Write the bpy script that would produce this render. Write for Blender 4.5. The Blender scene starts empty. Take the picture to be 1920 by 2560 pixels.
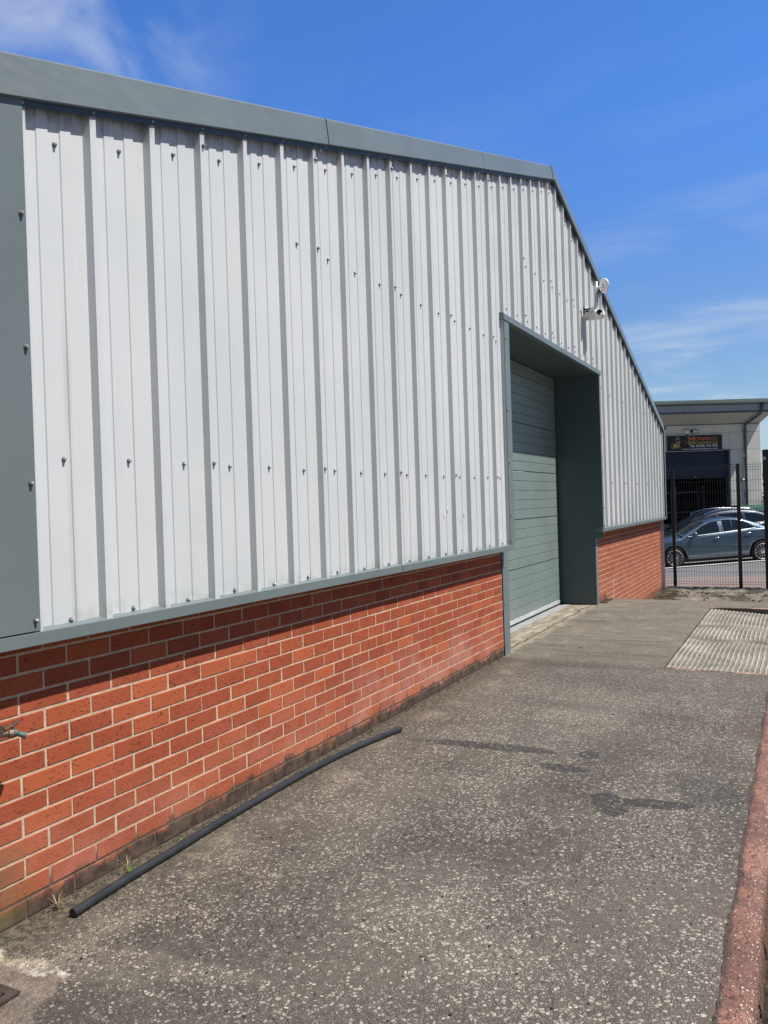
import bpy, bmesh, math, random
from mathutils import Vector, Matrix
R = math.radians
rnd = random.Random(7)
C = bpy.context.scene.collection
scene = bpy.context.scene

# ------------------------------------------------------------------ camera
cam_d = bpy.data.cameras.new('camera')
cam = bpy.data.objects.new('camera', cam_d); C.objects.link(cam)
yaw, pit, roll = R(27.205), R(-0.471), R(-1.851)
fw = Vector((math.cos(yaw)*math.cos(pit), math.sin(yaw)*math.cos(pit), math.sin(pit)))
rt = Vector((math.sin(yaw), -math.cos(yaw), 0.0)); up = rt.cross(fw)
cr, sr = math.cos(roll), math.sin(roll)
rx = rt*cr + up*sr          # image right / up after the roll
ux = up*cr - rt*sr
m = Matrix((rx, ux, -fw)).transposed().to_4x4()
m.translation = Vector((0, 0, 1.485))
cam.matrix_world = m
cam_d.sensor_fit = 'VERTICAL'; cam_d.sensor_height = 24.0
cam_d.lens = 24.0*2032.5/2560.0
cam_d.clip_start = 0.05; cam_d.clip_end = 3000
scene.camera = cam

# ------------------------------------------------------------------ sky, sun, exposure
SUN_EL, SUN_AX = 60.6, 8.0            # elevation; angle off the wall normal towards +X
sd = Vector((math.sin(R(SUN_AX))*math.cos(R(SUN_EL)), -math.cos(R(SUN_AX))*math.cos(R(SUN_EL)), math.sin(R(SUN_EL))))
w = bpy.data.worlds.new('World'); scene.world = w; w.use_nodes = True
wn = w.node_tree.nodes; wl = w.node_tree.links
for n in list(wn): wn.remove(n)
wo = wn.new('ShaderNodeOutputWorld'); bg = wn.new('ShaderNodeBackground')
sky = wn.new('ShaderNodeTexSky'); sky.sky_type = 'NISHITA'; sky.sun_disc = False
sky.sun_elevation = R(SUN_EL); sky.sun_rotation = math.atan2(sd.x, sd.y)
sky.air_density = 1.0; sky.dust_density = 0.3; sky.ozone_density = 3.0; sky.altitude = 50
tc = wn.new('ShaderNodeTexCoord')
def wmath(op, a, b=None, c=None):
    n = wn.new('ShaderNodeMath'); n.operation = op
    for i, v in enumerate((a, b, c)):
        if v is None: continue
        if isinstance(v, (int, float)): n.inputs[i].default_value = v
        else: wl.new(v, n.inputs[i])
    return n.outputs[0]
def wramp(v, a, b, lo=0.0, hi=1.0):
    n = wn.new('ShaderNodeMapRange'); n.interpolation_type = 'SMOOTHSTEP'
    for i, x in enumerate((v, a, b, lo, hi)):
        if isinstance(x, (int, float)): n.inputs[i].default_value = x
        else: wl.new(x, n.inputs[i])
    return n.outputs[0]
sep = wn.new('ShaderNodeSeparateXYZ'); wl.new(tc.outputs['Generated'], sep.inputs[0])
zc = wmath('ADD', wmath('MAXIMUM', sep.outputs[2], 0.0), 0.12)
cmb = wn.new('ShaderNodeCombineXYZ')                       # cloud layer seen from below
wl.new(wmath('DIVIDE', sep.outputs[0], zc), cmb.inputs[0]); wl.new(wmath('DIVIDE', sep.outputs[1], zc), cmb.inputs[1])
mp = wn.new('ShaderNodeMapping'); mp.inputs['Scale'].default_value = (1.15, 0.62, 1); mp.inputs['Location'].default_value = (3.1, 1.7, 0)
mp.inputs['Rotation'].default_value = (0, 0, R(25))
wl.new(cmb.outputs[0], mp.inputs[0])
nz = wn.new('ShaderNodeTexNoise'); nz.inputs['Scale'].default_value = 1.5; nz.inputs['Detail'].default_value = 8; nz.inputs['Roughness'].default_value = 0.58
nz.inputs['Distortion'].default_value = 0.7
wl.new(mp.outputs[0], nz.inputs[0])
wisps = wramp(nz.outputs[0], 0.45, 0.78)
low = wramp(sep.outputs[2], 0.10, 0.52, 0.75, 0.07)          # thicker streaks low down
dl = wn.new('ShaderNodeVectorMath'); dl.operation = 'DOT_PRODUCT'; dl.inputs[1].default_value = (0.484, 0.711, 0.510)
wl.new(tc.outputs['Generated'], dl.inputs[0])
bank = wramp(dl.outputs['Value'], 0.945, 0.992)            # the bank of thin cloud above the near gable
n2 = wn.new('ShaderNodeTexNoise'); n2.inputs['Scale'].default_value = 7; n2.inputs['Detail'].default_value = 7; n2.inputs['Distortion'].default_value = 0.5
wl.new(tc.outputs['Generated'], n2.inputs[0])
bank = wmath('MULTIPLY', bank, wramp(n2.outputs[0], 0.38, 0.70))
amt = wmath('MINIMUM', wmath('ADD', wmath('MULTIPLY', wmath('MULTIPLY', wisps, 0.8), low), wmath('MULTIPLY', bank, 0.72)), 0.9)
hz = wn.new('ShaderNodeMix'); hz.data_type = 'RGBA'
wl.new(amt, hz.inputs[0])
tint = wn.new('ShaderNodeMix'); tint.data_type = 'RGBA'; tint.blend_type = 'MULTIPLY'; tint.inputs[0].default_value = 1
tcol = wn.new('ShaderNodeMix'); tcol.data_type = 'RGBA'; wl.new(wramp(sep.outputs[2], 0.08, 0.46), tcol.inputs[0])
tcol.inputs[6].default_value = (0.90, 1.02, 1.16, 1); tcol.inputs[7].default_value = (0.68, 1.20, 1.95, 1)   # paler towards the horizon, deep blue above
wl.new(tcol.outputs[2], tint.inputs[7])
sdt = wn.new('ShaderNodeVectorMath'); sdt.operation = 'DOT_PRODUCT'; sdt.inputs[1].default_value = (0.83, 0.56, 0.0)
wl.new(tc.outputs['Generated'], sdt.inputs[0])
side = wramp(sdt.outputs['Value'], -0.05, 0.55, 0.28, 1.0)     # sky dimmed behind and right of the camera to cut fill light
svm = wn.new('ShaderNodeVectorMath'); svm.operation = 'SCALE'; wl.new(sky.outputs[0], svm.inputs[0]); wl.new(side, svm.inputs['Scale'])
wl.new(svm.outputs[0], tint.inputs[6])
wl.new(tint.outputs[2], hz.inputs[6]); hz.inputs[7].default_value = (6.6, 7.2, 8.2, 1)
wl.new(hz.outputs[2], bg.inputs[0]); bg.inputs[1].default_value = 0.084
wl.new(bg.outputs[0], wo.inputs[0])

sun_d = bpy.data.lights.new('sun', 'SUN'); sun_d.energy = 4.9; sun_d.angle = R(0.5); sun_d.color = (1.0, 0.955, 0.89)
sun = bpy.data.objects.new('sun', sun_d); C.objects.link(sun)
sun.rotation_euler = (-sd).to_track_quat('-Z', 'Y').to_euler(); sun.location = (5, -10, 20)

scene.view_settings.view_transform = 'Standard'; scene.view_settings.look = 'None'
scene.view_settings.exposure = 0.25; scene.view_settings.gamma = 1.0; scene.view_settings.use_curve_mapping = False

# ------------------------------------------------------------------ material helpers
class NT:
    def __init__(s, name):
        s.m = bpy.data.materials.new(name); s.m.use_nodes = True
        s.n = s.m.node_tree.nodes; s.l = s.m.node_tree.links
        s.b = s.n['Principled BSDF']
        s.pos = s.n.new('ShaderNodeNewGeometry').outputs['Position']
    def put(s, sock, v):
        if isinstance(v, (int, float, tuple, list)): sock.default_value = v
        else: s.l.new(v, sock)
    def math(s, op, a, b=None, c=None):
        n = s.n.new('ShaderNodeMath'); n.operation = op
        for i, v in enumerate((a, b, c)):
            if v is not None: s.put(n.inputs[i], v)
        return n.outputs[0]
    def mapr(s, v, a, b, lo=0.0, hi=1.0, smooth=True):
        n = s.n.new('ShaderNodeMapRange'); n.interpolation_type = 'SMOOTHSTEP' if smooth else 'LINEAR'
        for i, x in enumerate((v, a, b, lo, hi)): s.put(n.inputs[i], x)
        return n.outputs[0]
    def mix(s, f, a, b, mode='MIX'):
        n = s.n.new('ShaderNodeMix'); n.data_type = 'RGBA'; n.blend_type = mode
        s.put(n.inputs[0], f); s.put(n.inputs[6], a if not isinstance(a, tuple) else (*a[:3], 1)); s.put(n.inputs[7], b if not isinstance(b, tuple) else (*b[:3], 1))
        return n.outputs[2]
    def map(s, scale=(1, 1, 1), loc=(0, 0, 0), rot=(0, 0, 0), v=None):
        n = s.n.new('ShaderNodeMapping'); s.l.new(v or s.pos, n.inputs[0])
        n.inputs['Scale'].default_value = scale; n.inputs['Location'].default_value = loc; n.inputs['Rotation'].default_value = rot
        return n.outputs[0]
    def noise(s, scale, detail=4, rough=0.55, v=None, dist=0.0):
        n = s.n.new('ShaderNodeTexNoise'); s.l.new(v or s.pos, n.inputs['Vector'])
        n.inputs['Scale'].default_value = scale; n.inputs['Detail'].default_value = detail
        n.inputs['Roughness'].default_value = rough; n.inputs['Distortion'].default_value = dist
        return n.outputs[0]
    def voro(s, scale, v=None, feature='F1', rand=1.0):
        n = s.n.new('ShaderNodeTexVoronoi'); n.feature = feature; s.l.new(v or s.pos, n.inputs['Vector'])
        n.inputs['Scale'].default_value = scale; n.inputs['Randomness'].default_value = rand
        return n
    def xyz(s, v=None):
        n = s.n.new('ShaderNodeSeparateXYZ'); s.l.new(v or s.pos, n.inputs[0]); return n.outputs
    def blob(s, cx, cy, rx, ry, ang=0.0, nz=None, soft=0.5):
        # soft-edged stain of its own shape on the ground, 1 inside
        v = s.map((1/rx, 1/ry, 0), (0, 0, 0), (0, 0, 0), s.map((1, 1, 0), (-cx, -cy, 0)))
        if ang: 
            v0 = s.map((1, 1, 0), (-cx, -cy, 0)); v1 = s.map((1, 1, 1), (0, 0, 0), (0, 0, -ang), v0); v = s.map((1/rx, 1/ry, 0), (0, 0, 0), (0, 0, 0), v1)
        l = s.n.new('ShaderNodeVectorMath'); l.operation = 'LENGTH'; s.l.new(v, l.inputs[0])
        d = l.outputs['Value']
        if nz is not None: d = s.math('ADD', d, s.math('MULTIPLY', s.math('SUBTRACT', nz, 0.5), 1.6))
        return s.mapr(d, 1.0-soft*0.5, 1.0+soft*0.5, 1.0, 0.0)
    def bump(s, h, strength=0.3, dist=0.01):
        n = s.n.new('ShaderNodeBump'); n.inputs['Strength'].default_value = strength; n.inputs['Distance'].default_value = dist
        s.l.new(h, n.inputs['Height']); s.l.new(n.outputs[0], s.b.inputs['Normal'])
    def out(s, col=None, rough=0.6, metal=0.0, spec=None, coat=None):
        if col is not None: s.put(s.b.inputs['Base Color'], (*col, 1) if isinstance(col, tuple) and len(col) == 3 else col)
        s.put(s.b.inputs['Roughness'], rough); s.put(s.b.inputs['Metallic'], metal)
        if spec is not None: s.put(s.b.inputs['Specular IOR Level'], spec)
        if coat is not None: s.put(s.b.inputs['Coat Weight'], coat); s.b.inputs['Coat Roughness'].default_value = 0.04
        return s.m

def painted(name, col, rough=0.45, var=0.12, scale=1.6, metal=0.0, spec=0.5, streak=True, coat=None):
    t = NT(name)
    n1 = t.noise(scale, 5); n2 = t.noise(9, 5, v=t.map((1, 1, 0.12))) if streak else t.noise(12, 5)
    f = t.math('ADD', t.math('MULTIPLY', n1, 0.6), t.math('MULTIPLY', n2, 0.4))
    dark = tuple(c*(1-var) for c in col); lite = tuple(min(1, c*(1+var)) for c in col)
    t.out(t.mix(t.mapr(f, 0.3, 0.7), dark, lite), t.mapr(n2, 0.3, 0.7, rough-0.06, rough+0.1), metal, spec, coat)
    return t.m

def mat_cladding():
    t = NT('weathered white steel')
    x, y, z = t.xyz()
    n1 = t.noise(0.9, 5); st = t.noise(14, 5, v=t.map((1, 1, 0.05))); st2 = t.noise(5, 3, v=t.map((1, 1, 0.22), (4, 0, 0)))
    c = t.mix(t.mapr(n1, 0.3, 0.7), (0.585, 0.608, 0.608), (0.645, 0.660, 0.655))
    c = t.mix(t.mapr(st, 0.58, 0.8, 0, 0.22), c, (0.50, 0.51, 0.52))
    c = t.mix(t.mapr(st2, 0.62, 0.8, 0, 0.16), c, (0.56, 0.55, 0.56))
    grime = t.math('MULTIPLY', t.mapr(z, 1.07, 1.16, 1, 0), t.mapr(t.noise(18, 4), 0.4, 0.65, 0, 0.45))
    c = t.mix(grime, c, (0.36, 0.37, 0.31))
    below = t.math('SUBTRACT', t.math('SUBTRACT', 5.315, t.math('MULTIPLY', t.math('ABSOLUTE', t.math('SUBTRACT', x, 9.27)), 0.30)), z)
    grime_shade = t.mapr(t.math('ADD', below, t.math('MULTIPLY', t.noise(16, 5, 0.65, v=t.map((1, 1, 0.5))), 0.22)), 0.27, 0.37, 0.75, 0)  # grime below the verge, its colour also deepening the shade there
    c = t.mix(grime_shade, c, (0.20, 0.205, 0.215))
    for sx, z0, z1, wd, am in ((2.225, 1.1, 2.42, 0.022, 0.34), (4.30, 1.1, 1.62, 0.015, 0.3), (6.02, 1.1, 1.7, 0.02, 0.2), (3.21, 1.1, 1.5, 0.02, 0.2), (5.16, 1.05, 1.9, 0.015, 0.2)):
        d = t.math('ABSOLUTE', t.math('SUBTRACT', t.math('ADD', x, t.math('MULTIPLY', t.noise(2.5, 3, v=t.map((0, 0, 1), (sx, 0, 0))), 0.02)), sx+0.01))
        k_ = t.math('MULTIPLY', t.mapr(d, wd*0.4, wd, 1, 0), t.math('MULTIPLY', t.mapr(z, z1, z1-0.35), t.mapr(t.noise(30, 4, v=t.map((1, 1, 0.08))), 0.35, 0.6, 0.3, 1)))
        c = t.mix(t.math('MULTIPLY', k_, am), c, (0.40, 0.42, 0.41))
    t.bump(t.noise(2.2, 3), 0.10, 0.02)
    return t.out(c, t.mapr(n1, 0.3, 0.7, 0.42, 0.55), 0, 0.4)

def mat_trim(name='grey green trim', col=(0.157, 0.192, 0.195)):
    t = NT(name)
    n1 = t.noise(1.3, 4); n2 = t.noise(40, 3, v=t.map((0.25, 1, 1)))
    c = t.mix(t.mapr(n1, 0.3, 0.7), tuple(v*0.93 for v in col), tuple(v*1.07 for v in col))
    c = t.mix(t.mapr(n2, 0.62, 0.8, 0, 0.2), c, tuple(v*1.35 for v in col))
    sc = t.noise(2.4, 8, 0.7, v=t.map((0.5, 1, 3), (2, 1, 5)), dist=1.5)
    ln = t.math('ABSOLUTE', t.math('SUBTRACT', sc, 0.5))
    c = t.mix(t.math('MULTIPLY', t.mapr(ln, 0.0, 0.0022, 0.35, 0), t.mapr(t.noise(0.8, 2), 0.55, 0.62)), c, (0.6, 0.6, 0.58))
    return t.out(c, t.mapr(n2, 0.3, 0.7, 0.36, 0.5), 0, 0.45)

def mat_brick():
    t = NT('red brick')
    x, y, z = t.xyz()
    at = t.n.new('ShaderNodeAttribute'); at.attribute_name = 'tint'
    ar = t.n.new('ShaderNodeSeparateColor'); t.l.new(at.outputs['Color'], ar.inputs[0]); r1, r2 = ar.outputs[0], ar.outputs[1]
    c = t.mix(r1, (0.320, 0.072, 0.031), (0.47, 0.120, 0.045))
    c = t.mix(t.mapr(r2, 0.55, 1.0, 0, 0.5), c, (0.315, 0.070, 0.040))
    c = t.mix(t.mapr(t.noise(6, 5), 0.35, 0.7, 0, 0.4), c, (0.46, 0.110, 0.058))
    pits = t.mapr(t.noise(105, 3, 0.6, v=t.map((0.55, 1, 1.2), (3, 2, 1))), 0.60, 0.66)
    c = t.mix(t.math('MULTIPLY', pits, 0.75), c, (0.09, 0.020, 0.014))
    specks = t.mapr(t.noise(95, 2, v=t.map((1, 1, 1), (7, 1, 4))), 0.755, 0.775, 0, 0.7)
    c = t.mix(specks, c, (0.62, 0.42, 0.32))
    # white bloom low on the wall and the mossy bottom courses
    bloom = t.math('MULTIPLY', t.mapr(t.noise(2.3, 6, 0.62), 0.42, 0.68), t.math('MULTIPLY', t.mapr(z, 0.62, 0.12), t.mapr(x, 2.8, 5.0)))
    bloom = t.math('MULTIPLY', bloom, t.mapr(x, 7.6, 6.6))
    c = t.mix(t.math('MULTIPLY', bloom, 0.42), c, (0.55, 0.36, 0.33))
    wash = t.math('MULTIPLY', t.mapr(z, 0.5, 0.12), t.mapr(t.noise(3.1, 4, v=t.map((1, 1, 1), (9, 0, 3))), 0.35, 0.7, 0.1, 0.55))
    c = t.mix(wash, c, (0.55, 0.22, 0.14))
    zl = t.math('ADD', z, t.mapr(x, 12.0, 12.3, 0.0, 0.43))
    splash = t.math('MULTIPLY', t.mapr(t.math('ADD', zl, t.math('MULTIPLY', t.noise(7, 6, 0.68), 0.22)), 0.165, 0.215, 1, 0), 0.94)
    c = t.mix(splash, c, t.mix(t.mapr(t.noise(20, 4), 0.35, 0.65), (0.042, 0.037, 0.028), (0.105, 0.084, 0.062)))
    green = t.math('MULTIPLY', t.mapr(t.math('ADD', t.math('ABSOLUTE', t.math('SUBTRACT', x, 1.75)), t.math('MULTIPLY', t.noise(9, 4), 0.25)), 0.5, 0.22, 0, 0.7), t.mapr(z, 0.36, 0.2))
    c = t.mix(green, c, (0.16, 0.13, 0.055))
    low = t.math('MULTIPLY', t.mapr(x, 11.4, 11.6), t.mapr(t.noise(2.0, 5, v=t.map((1, 1, 1), (2, 5, 1))), 0.3, 0.7, 0.15, 0.7))
    c = t.mix(low, c, (0.36, 0.135, 0.082))
    white = t.math('MULTIPLY', t.mapr(t.math('ADD', t.math('ABSOLUTE', t.math('SUBTRACT', x, 12.55)), t.math('MULTIPLY', t.noise(6, 4), 0.3)), 0.26, 0.2), t.mapr(z, 0.3, 0.2))
    c = t.mix(t.math('MULTIPLY', white, t.mapr(t.noise(22, 5, 0.7), 0.42, 0.62, 0, 0.45)), c, (0.6, 0.58, 0.55))
    h = t.math('SUBTRACT', t.noise(60, 4), t.math('MULTIPLY', pits, 0.6))
    t.bump(h, 0.35, 0.004)
    return t.out(c, 0.86, 0, 0.25)

def mat_mortar():
    t = NT('sand mortar'); x, y, z = t.xyz()
    c = t.mix(t.mapr(t.noise(30, 4), 0.3, 0.7), (0.50, 0.375, 0.26), (0.66, 0.51, 0.365))
    zl = t.math('ADD', z, t.mapr(x, 12.0, 12.3, 0.0, 0.43))
    c = t.mix(t.mapr(t.math('ADD', zl, t.math('MULTIPLY', t.noise(8, 4), 0.14)), 0.16, 0.23, 0.93, 0), c, (0.11, 0.088, 0.066))
    t.bump(t.noise(120, 3), 0.5, 0.004)
    return t.out(c, 0.95, 0, 0.1)

def mat_yard():
    t = NT('worn stony asphalt'); x, y, z = t.xyz()
    big = t.noise(0.55, 6, 0.6); mid = t.noise(2.4, 6, 0.62); fine = t.noise(26, 5, 0.6)
    wob = t.noise(40, 2)
    jit = t.n.new('ShaderNodeVectorMath'); jit.operation = 'ADD'; t.l.new(t.pos, jit.inputs[0])
    cj = t.n.new('ShaderNodeCombineXYZ'); t.l.new(t.math('MULTIPLY', wob, 0.012), cj.inputs[0]); t.l.new(t.math('MULTIPLY', fine, 0.012), cj.inputs[1]); t.l.new(cj.outputs[0], jit.inputs[1])
    v1 = t.voro(76, jit.outputs[0]); v2 = t.voro(165, jit.outputs[0])
    def rnd_of(v):
        s_ = t.n.new('ShaderNodeSeparateColor'); t.l.new(v.outputs['Color'], s_.inputs[0]); return s_.outputs
    a1 = rnd_of(v1); a2 = rnd_of(v2)
    ve = t.voro(76, jit.outputs[0], 'DISTANCE_TO_EDGE')
    wear = t.mapr(mid, 0.36, 0.62, 0.72, 0.05)                        # how much of the stone the tar still covers
    show = t.mapr(t.math('SUBTRACT', a1[0], wear), -0.05, 0.12)
    gap = t.mapr(ve.outputs['Distance'], 0.02, t.mapr(a1[1], 0, 1, 0.10, 0.26), 0, 1)
    s1 = t.math('MULTIPLY', gap, show)
    s2 = t.math('MULTIPLY', t.mapr(v2.outputs['Distance'], 0.26, 0.46, 1, 0), t.mapr(t.math('SUBTRACT', a2[0], t.math('MULTIPLY', wear, 0.8)), 0.0, 0.1))
    matrix = t.mix(t.mapr(fine, 0.3, 0.7), (0.040, 0.035, 0.030), (0.098, 0.087, 0.075))
    matrix = t.mix(t.mapr(big, 0.35, 0.65, 0, 0.5), matrix, (0.125, 0.110, 0.094))
    stone = t.mix(t.math('POWER', a1[2], 1.5), (0.100, 0.090, 0.079), (0.42, 0.382, 0.332))
    stone = t.mix(t.mapr(a1[1], 0.92, 0.99, 0, 0.85), stone, (0.60, 0.555, 0.495))
    stone2 = t.mix(t.math('POWER', a2[2], 1.4), (0.080, 0.072, 0.062), (0.38, 0.345, 0.298))
    stone = t.mix(t.mapr(t.noise(120, 3), 0.35, 0.65, 0, 0.35), stone, (0.09, 0.08, 0.07))
    c = t.mix(t.math('MULTIPLY', s2, 0.9), matrix, stone2)
    c = t.mix(t.math('MULTIPLY', s1, 0.95), c, stone)
    c = t.mix(1.0, c, t.mix(t.mapr(t.noise(0.8, 5, 0.6, v=t.map((1, 1, 1), (2, 9, 0))), 0.32, 0.66), (0.80, 0.79, 0.80), (1.16, 1.15, 1.12)), 'MULTIPLY')
    # paler, smoother concrete-like surface further along, banded across
    band = t.noise(1.0, 7, 0.66, v=t.map((2.3, 0.45, 1), (3, 0, 0)))
    far = t.math('MULTIPLY', t.mapr(x, 6.2, 8.6), t.mapr(band, 0.3, 0.62, 0.25, 1.0))
    pale = t.mix(t.mapr(t.noise(7, 6, 0.65, v=t.map((1.5, 0.6, 1))), 0.32, 0.7), (0.130, 0.114, 0.092), (0.262, 0.230, 0.182))
    pale = t.mix(t.math('MULTIPLY', t.math('MAXIMUM', s2, s1), 0.55), pale, t.mix(a2[2], (0.10, 0.088, 0.07), (0.40, 0.355, 0.285)))
    grn = t.noise(60, 5, 0.75, v=t.map((1.0, 0.5, 1), (1, 4, 2)))
    pale = t.mix(t.mapr(grn, 0.54, 0.68, 0, 0.55), pale, (0.43, 0.385, 0.315)); pale = t.mix(t.mapr(grn, 0.46, 0.33, 0, 0.6), pale, (0.075, 0.065, 0.052))
    c = t.mix(t.math('MULTIPLY', far, 0.8), c, pale)
    # dust and moss gathered along the foot of the wall
    wall = t.math('MULTIPLY', t.mapr(t.math('ADD', y, t.math('MULTIPLY', mid, 0.25)), 2.42, 2.62), t.mapr(x, 7.5, 7.3))
    c = t.mix(t.math('MULTIPLY', wall, 0.8), c, t.mix(t.mapr(t.noise(30, 4), 0.4, 0.62), (0.055, 0.050, 0.036), (0.15, 0.125, 0.09)))
    sand = t.math('MULTIPLY', t.mapr(t.math('ABSOLUTE', t.math('SUBTRACT', t.math('ADD', y, t.math('MULTIPLY', mid, 0.2)), 2.40)), 0.16, 0.02), t.mapr(t.noise(3.0, 5, v=t.map((1, 1, 1), (8, 3, 0))), 0.46, 0.64, 0, 0.75))
    sand = t.math('MULTIPLY', sand, t.mapr(t.noise(45, 5, 0.7), 0.42, 0.60, 0.12, 1))
    c = t.mix(sand, c, (0.30, 0.255, 0.185))
    sill = t.math('MULTIPLY', t.math('MULTIPLY', t.mapr(t.math('ADD', y, t.math('MULTIPLY', t.noise(5, 6, 0.7), 0.34)), 2.68, 2.80), t.mapr(x, 7.4, 7.5)), t.mapr(x, 11.6, 11.4))
    c = t.mix(t.math('MULTIPLY', sill, t.mapr(grn, 0.35, 0.6, 0.45, 0.95)), c, t.mix(t.mapr(t.noise(6, 6, 0.7, v=t.map((0.6, 2, 1))), 0.35, 0.65), (0.20, 0.17, 0.125), (0.47, 0.41, 0.32)))
    wl_ = t.noise(1.7, 4, v=t.map((1, 0, 0)))
    crk = t.math('ABSOLUTE', t.math('SUBTRACT', y, t.math('ADD', 2.54, t.math('ADD', t.math('MULTIPLY', wl_, 0.17), t.math('MULTIPLY', t.noise(14, 4, 0.7, v=t.map((1, 0, 0))), 0.06)))))
    crk = t.math('MULTIPLY', t.math('MULTIPLY', t.mapr(crk, 0.004, 0.022, 1, 0), t.mapr(x, 7.55, 7.8)), t.mapr(x, 11.5, 11.2))
    c = t.mix(t.math('MULTIPLY', crk, 0.8), c, (0.05, 0.042, 0.030))
    # worn concrete surround of the drain
    edge = t.math('MULTIPLY', t.math('SUBTRACT', t.noise(9, 6, 0.7), 0.5), 0.22)
    xd = t.math('ADD', x, edge); dp_ = t.math('MULTIPLY', t.mapr(xd, 1.80, 1.835, 1, 0), t.mapr(t.math('ADD', t.math('ADD', y, t.math('MULTIPLY', x, -0.38)), edge), 1.43, 1.46))
    conc = t.mix(t.mapr(t.noise(12, 6, 0.7), 0.35, 0.65), (0.155, 0.125, 0.10), (0.30, 0.245, 0.20))
    conc = t.mix(t.mapr(fine, 0.55, 0.7, 0, 0.6), conc, (0.09, 0.075, 0.06))
    c = t.mix(t.math('MULTIPLY', dp_, 0.85), c, conc)
    rimc = t.math('MULTIPLY', t.mapr(t.math('ABSOLUTE', t.math('SUBTRACT', xd, 1.825)), 0.012, 0.035, 1, 0), t.math('MULTIPLY', t.mapr(y, 2.10, 2.16), t.mapr(t.noise(14, 5, 0.7, v=t.map((1, 1, 1), (3, 8, 1))), 0.40, 0.58)))
    c = t.mix(t.math('MULTIPLY', rimc, 0.8), c, t.mix(t.mapr(t.noise(10, 3), 0.4, 0.6), (0.50, 0.43, 0.26), (0.62, 0.59, 0.54)))
    # tar patches, oil stains
    n9 = t.noise(7.5, 7, 0.72); tar = None
    for (cx, cy, rx, ry, an, so) in ((3.98, 0.86, 0.16, 0.085, 0.5, 0.16), (4.06, 0.66, 0.06, 0.20, 0.15, 0.18), (4.66, 1.72, 0.07, 0.42, 0.06, 0.22), (4.70, 1.13, 0.08, 0.06, 0.3, 0.18), (4.42, 1.20, 0.06, 0.14, 0.0, 0.22), (4.30, 0.45, 0.25, 0.16, 0.3, 1.0)):
        b_ = t.blob(cx, cy, rx, ry, an, n9, so)
        b_ = t.math('MULTIPLY', b_, 0.5 if so > 0.9 else 0.88)
        tar = b_ if tar is None else t.math('MAXIMUM', tar, b_)
    c = t.mix(t.math('MULTIPLY', tar, t.mapr(a1[0], 0.80, 0.9, 1, 0.25)), c, t.mix(t.mapr(fine, 0.3, 0.7), (0.030, 0.030, 0.029), (0.056, 0.054, 0.050)))
    lite = None
    for (cx, cy, rx, ry, so, am) in ((2.75, 1.35, 0.35, 0.26, 1.3, 0.55), (2.45, 1.0, 0.18, 0.2, 1.2, 0.4), (1.95, 2.05, 0.10, 0.22, 0.9, 0.6), (2.02, 1.80, 0.05, 0.25, 0.9, 0.6), (3.4, 1.9, 0.5, 0.2, 1.3, 0.4), (5.6, 1.6, 0.7, 0.5, 1.3, 0.35), (1.83, 2.30, 0.04, 0.13, 0.9, 0.8)):
        b_ = t.math('MULTIPLY', t.blob(cx, cy, rx, ry, 0.2, mid, so), am); lite = b_ if lite is None else t.math('MAXIMUM', lite, b_)
    c = t.mix(t.math('MULTIPLY', lite, t.math('ADD', 0.18, t.math('MULTIPLY', t.math('MAXIMUM', s1, s2), 0.8))), c, t.mix(a1[2], (0.21, 0.188, 0.16), (0.46, 0.42, 0.36)))
    c = t.mix(t.mapr(t.noise(0.9, 4, v=t.map((2.2, 0.5, 1), (0, 4, 0))), 0.56, 0.72, 0, 0.45), c, (0.062, 0.055, 0.050))
    c = t.mix(1.0, c, (1.13, 1.11, 1.06), 'MULTIPLY')
    hgt = t.math('ADD', t.math('ADD', t.math('MULTIPLY', s1, 0.9), t.math('MULTIPLY', s2, 0.5)), t.math('MULTIPLY', fine, 0.6))
    t.bump(hgt, 0.7, 0.008)
    return t.out(c, t.mapr(tar, 0, 1, 0.86, 0.6), 0, 0.3)

def mat_concrete(name, a, b, scale=5, moss=0.0, bumpd=0.006):
    t = NT(name); n = t.noise(scale, 6, 0.65); f = t.noise(40, 4)
    c = t.mix(t.mapr(n, 0.3, 0.7), a, b); c = t.mix(t.mapr(f, 0.5, 0.75, 0, 0.4), c, tuple(v*1.35 for v in b))
    c = t.mix(t.mapr(t.noise(55, 4, 0.6), 0.56, 0.64, 0, 0.6), c, tuple(v*0.4 for v in a))
    if moss: c = t.mix(t.mapr(t.noise(2.2, 6, 0.68, v=t.map((1, 1, 1), (5, 2, 1))), 0.44, 0.56, 0, moss), c, (0.048, 0.044, 0.026))
    t.bump(t.math('ADD', n, f), 0.6, bumpd)
    return t.out(c, 0.9, 0, 0.2)

def mat_ramp():
    t = NT('ridged ramp concrete'); at = t.n.new('ShaderNodeAttribute'); at.attribute_name = 'tint'
    ar = t.n.new('ShaderNodeSeparateColor'); t.l.new(at.outputs['Color'], ar.inputs[0])
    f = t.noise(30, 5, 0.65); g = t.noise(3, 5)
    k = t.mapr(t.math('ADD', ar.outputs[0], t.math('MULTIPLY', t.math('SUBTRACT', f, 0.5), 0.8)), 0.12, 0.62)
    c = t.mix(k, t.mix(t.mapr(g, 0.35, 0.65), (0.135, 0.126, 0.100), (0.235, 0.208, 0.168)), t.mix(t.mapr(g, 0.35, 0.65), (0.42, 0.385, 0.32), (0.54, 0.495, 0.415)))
    t.bump(f, 0.6, 0.006)
    return t.out(c, 0.92, 0, 0.2)

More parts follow.
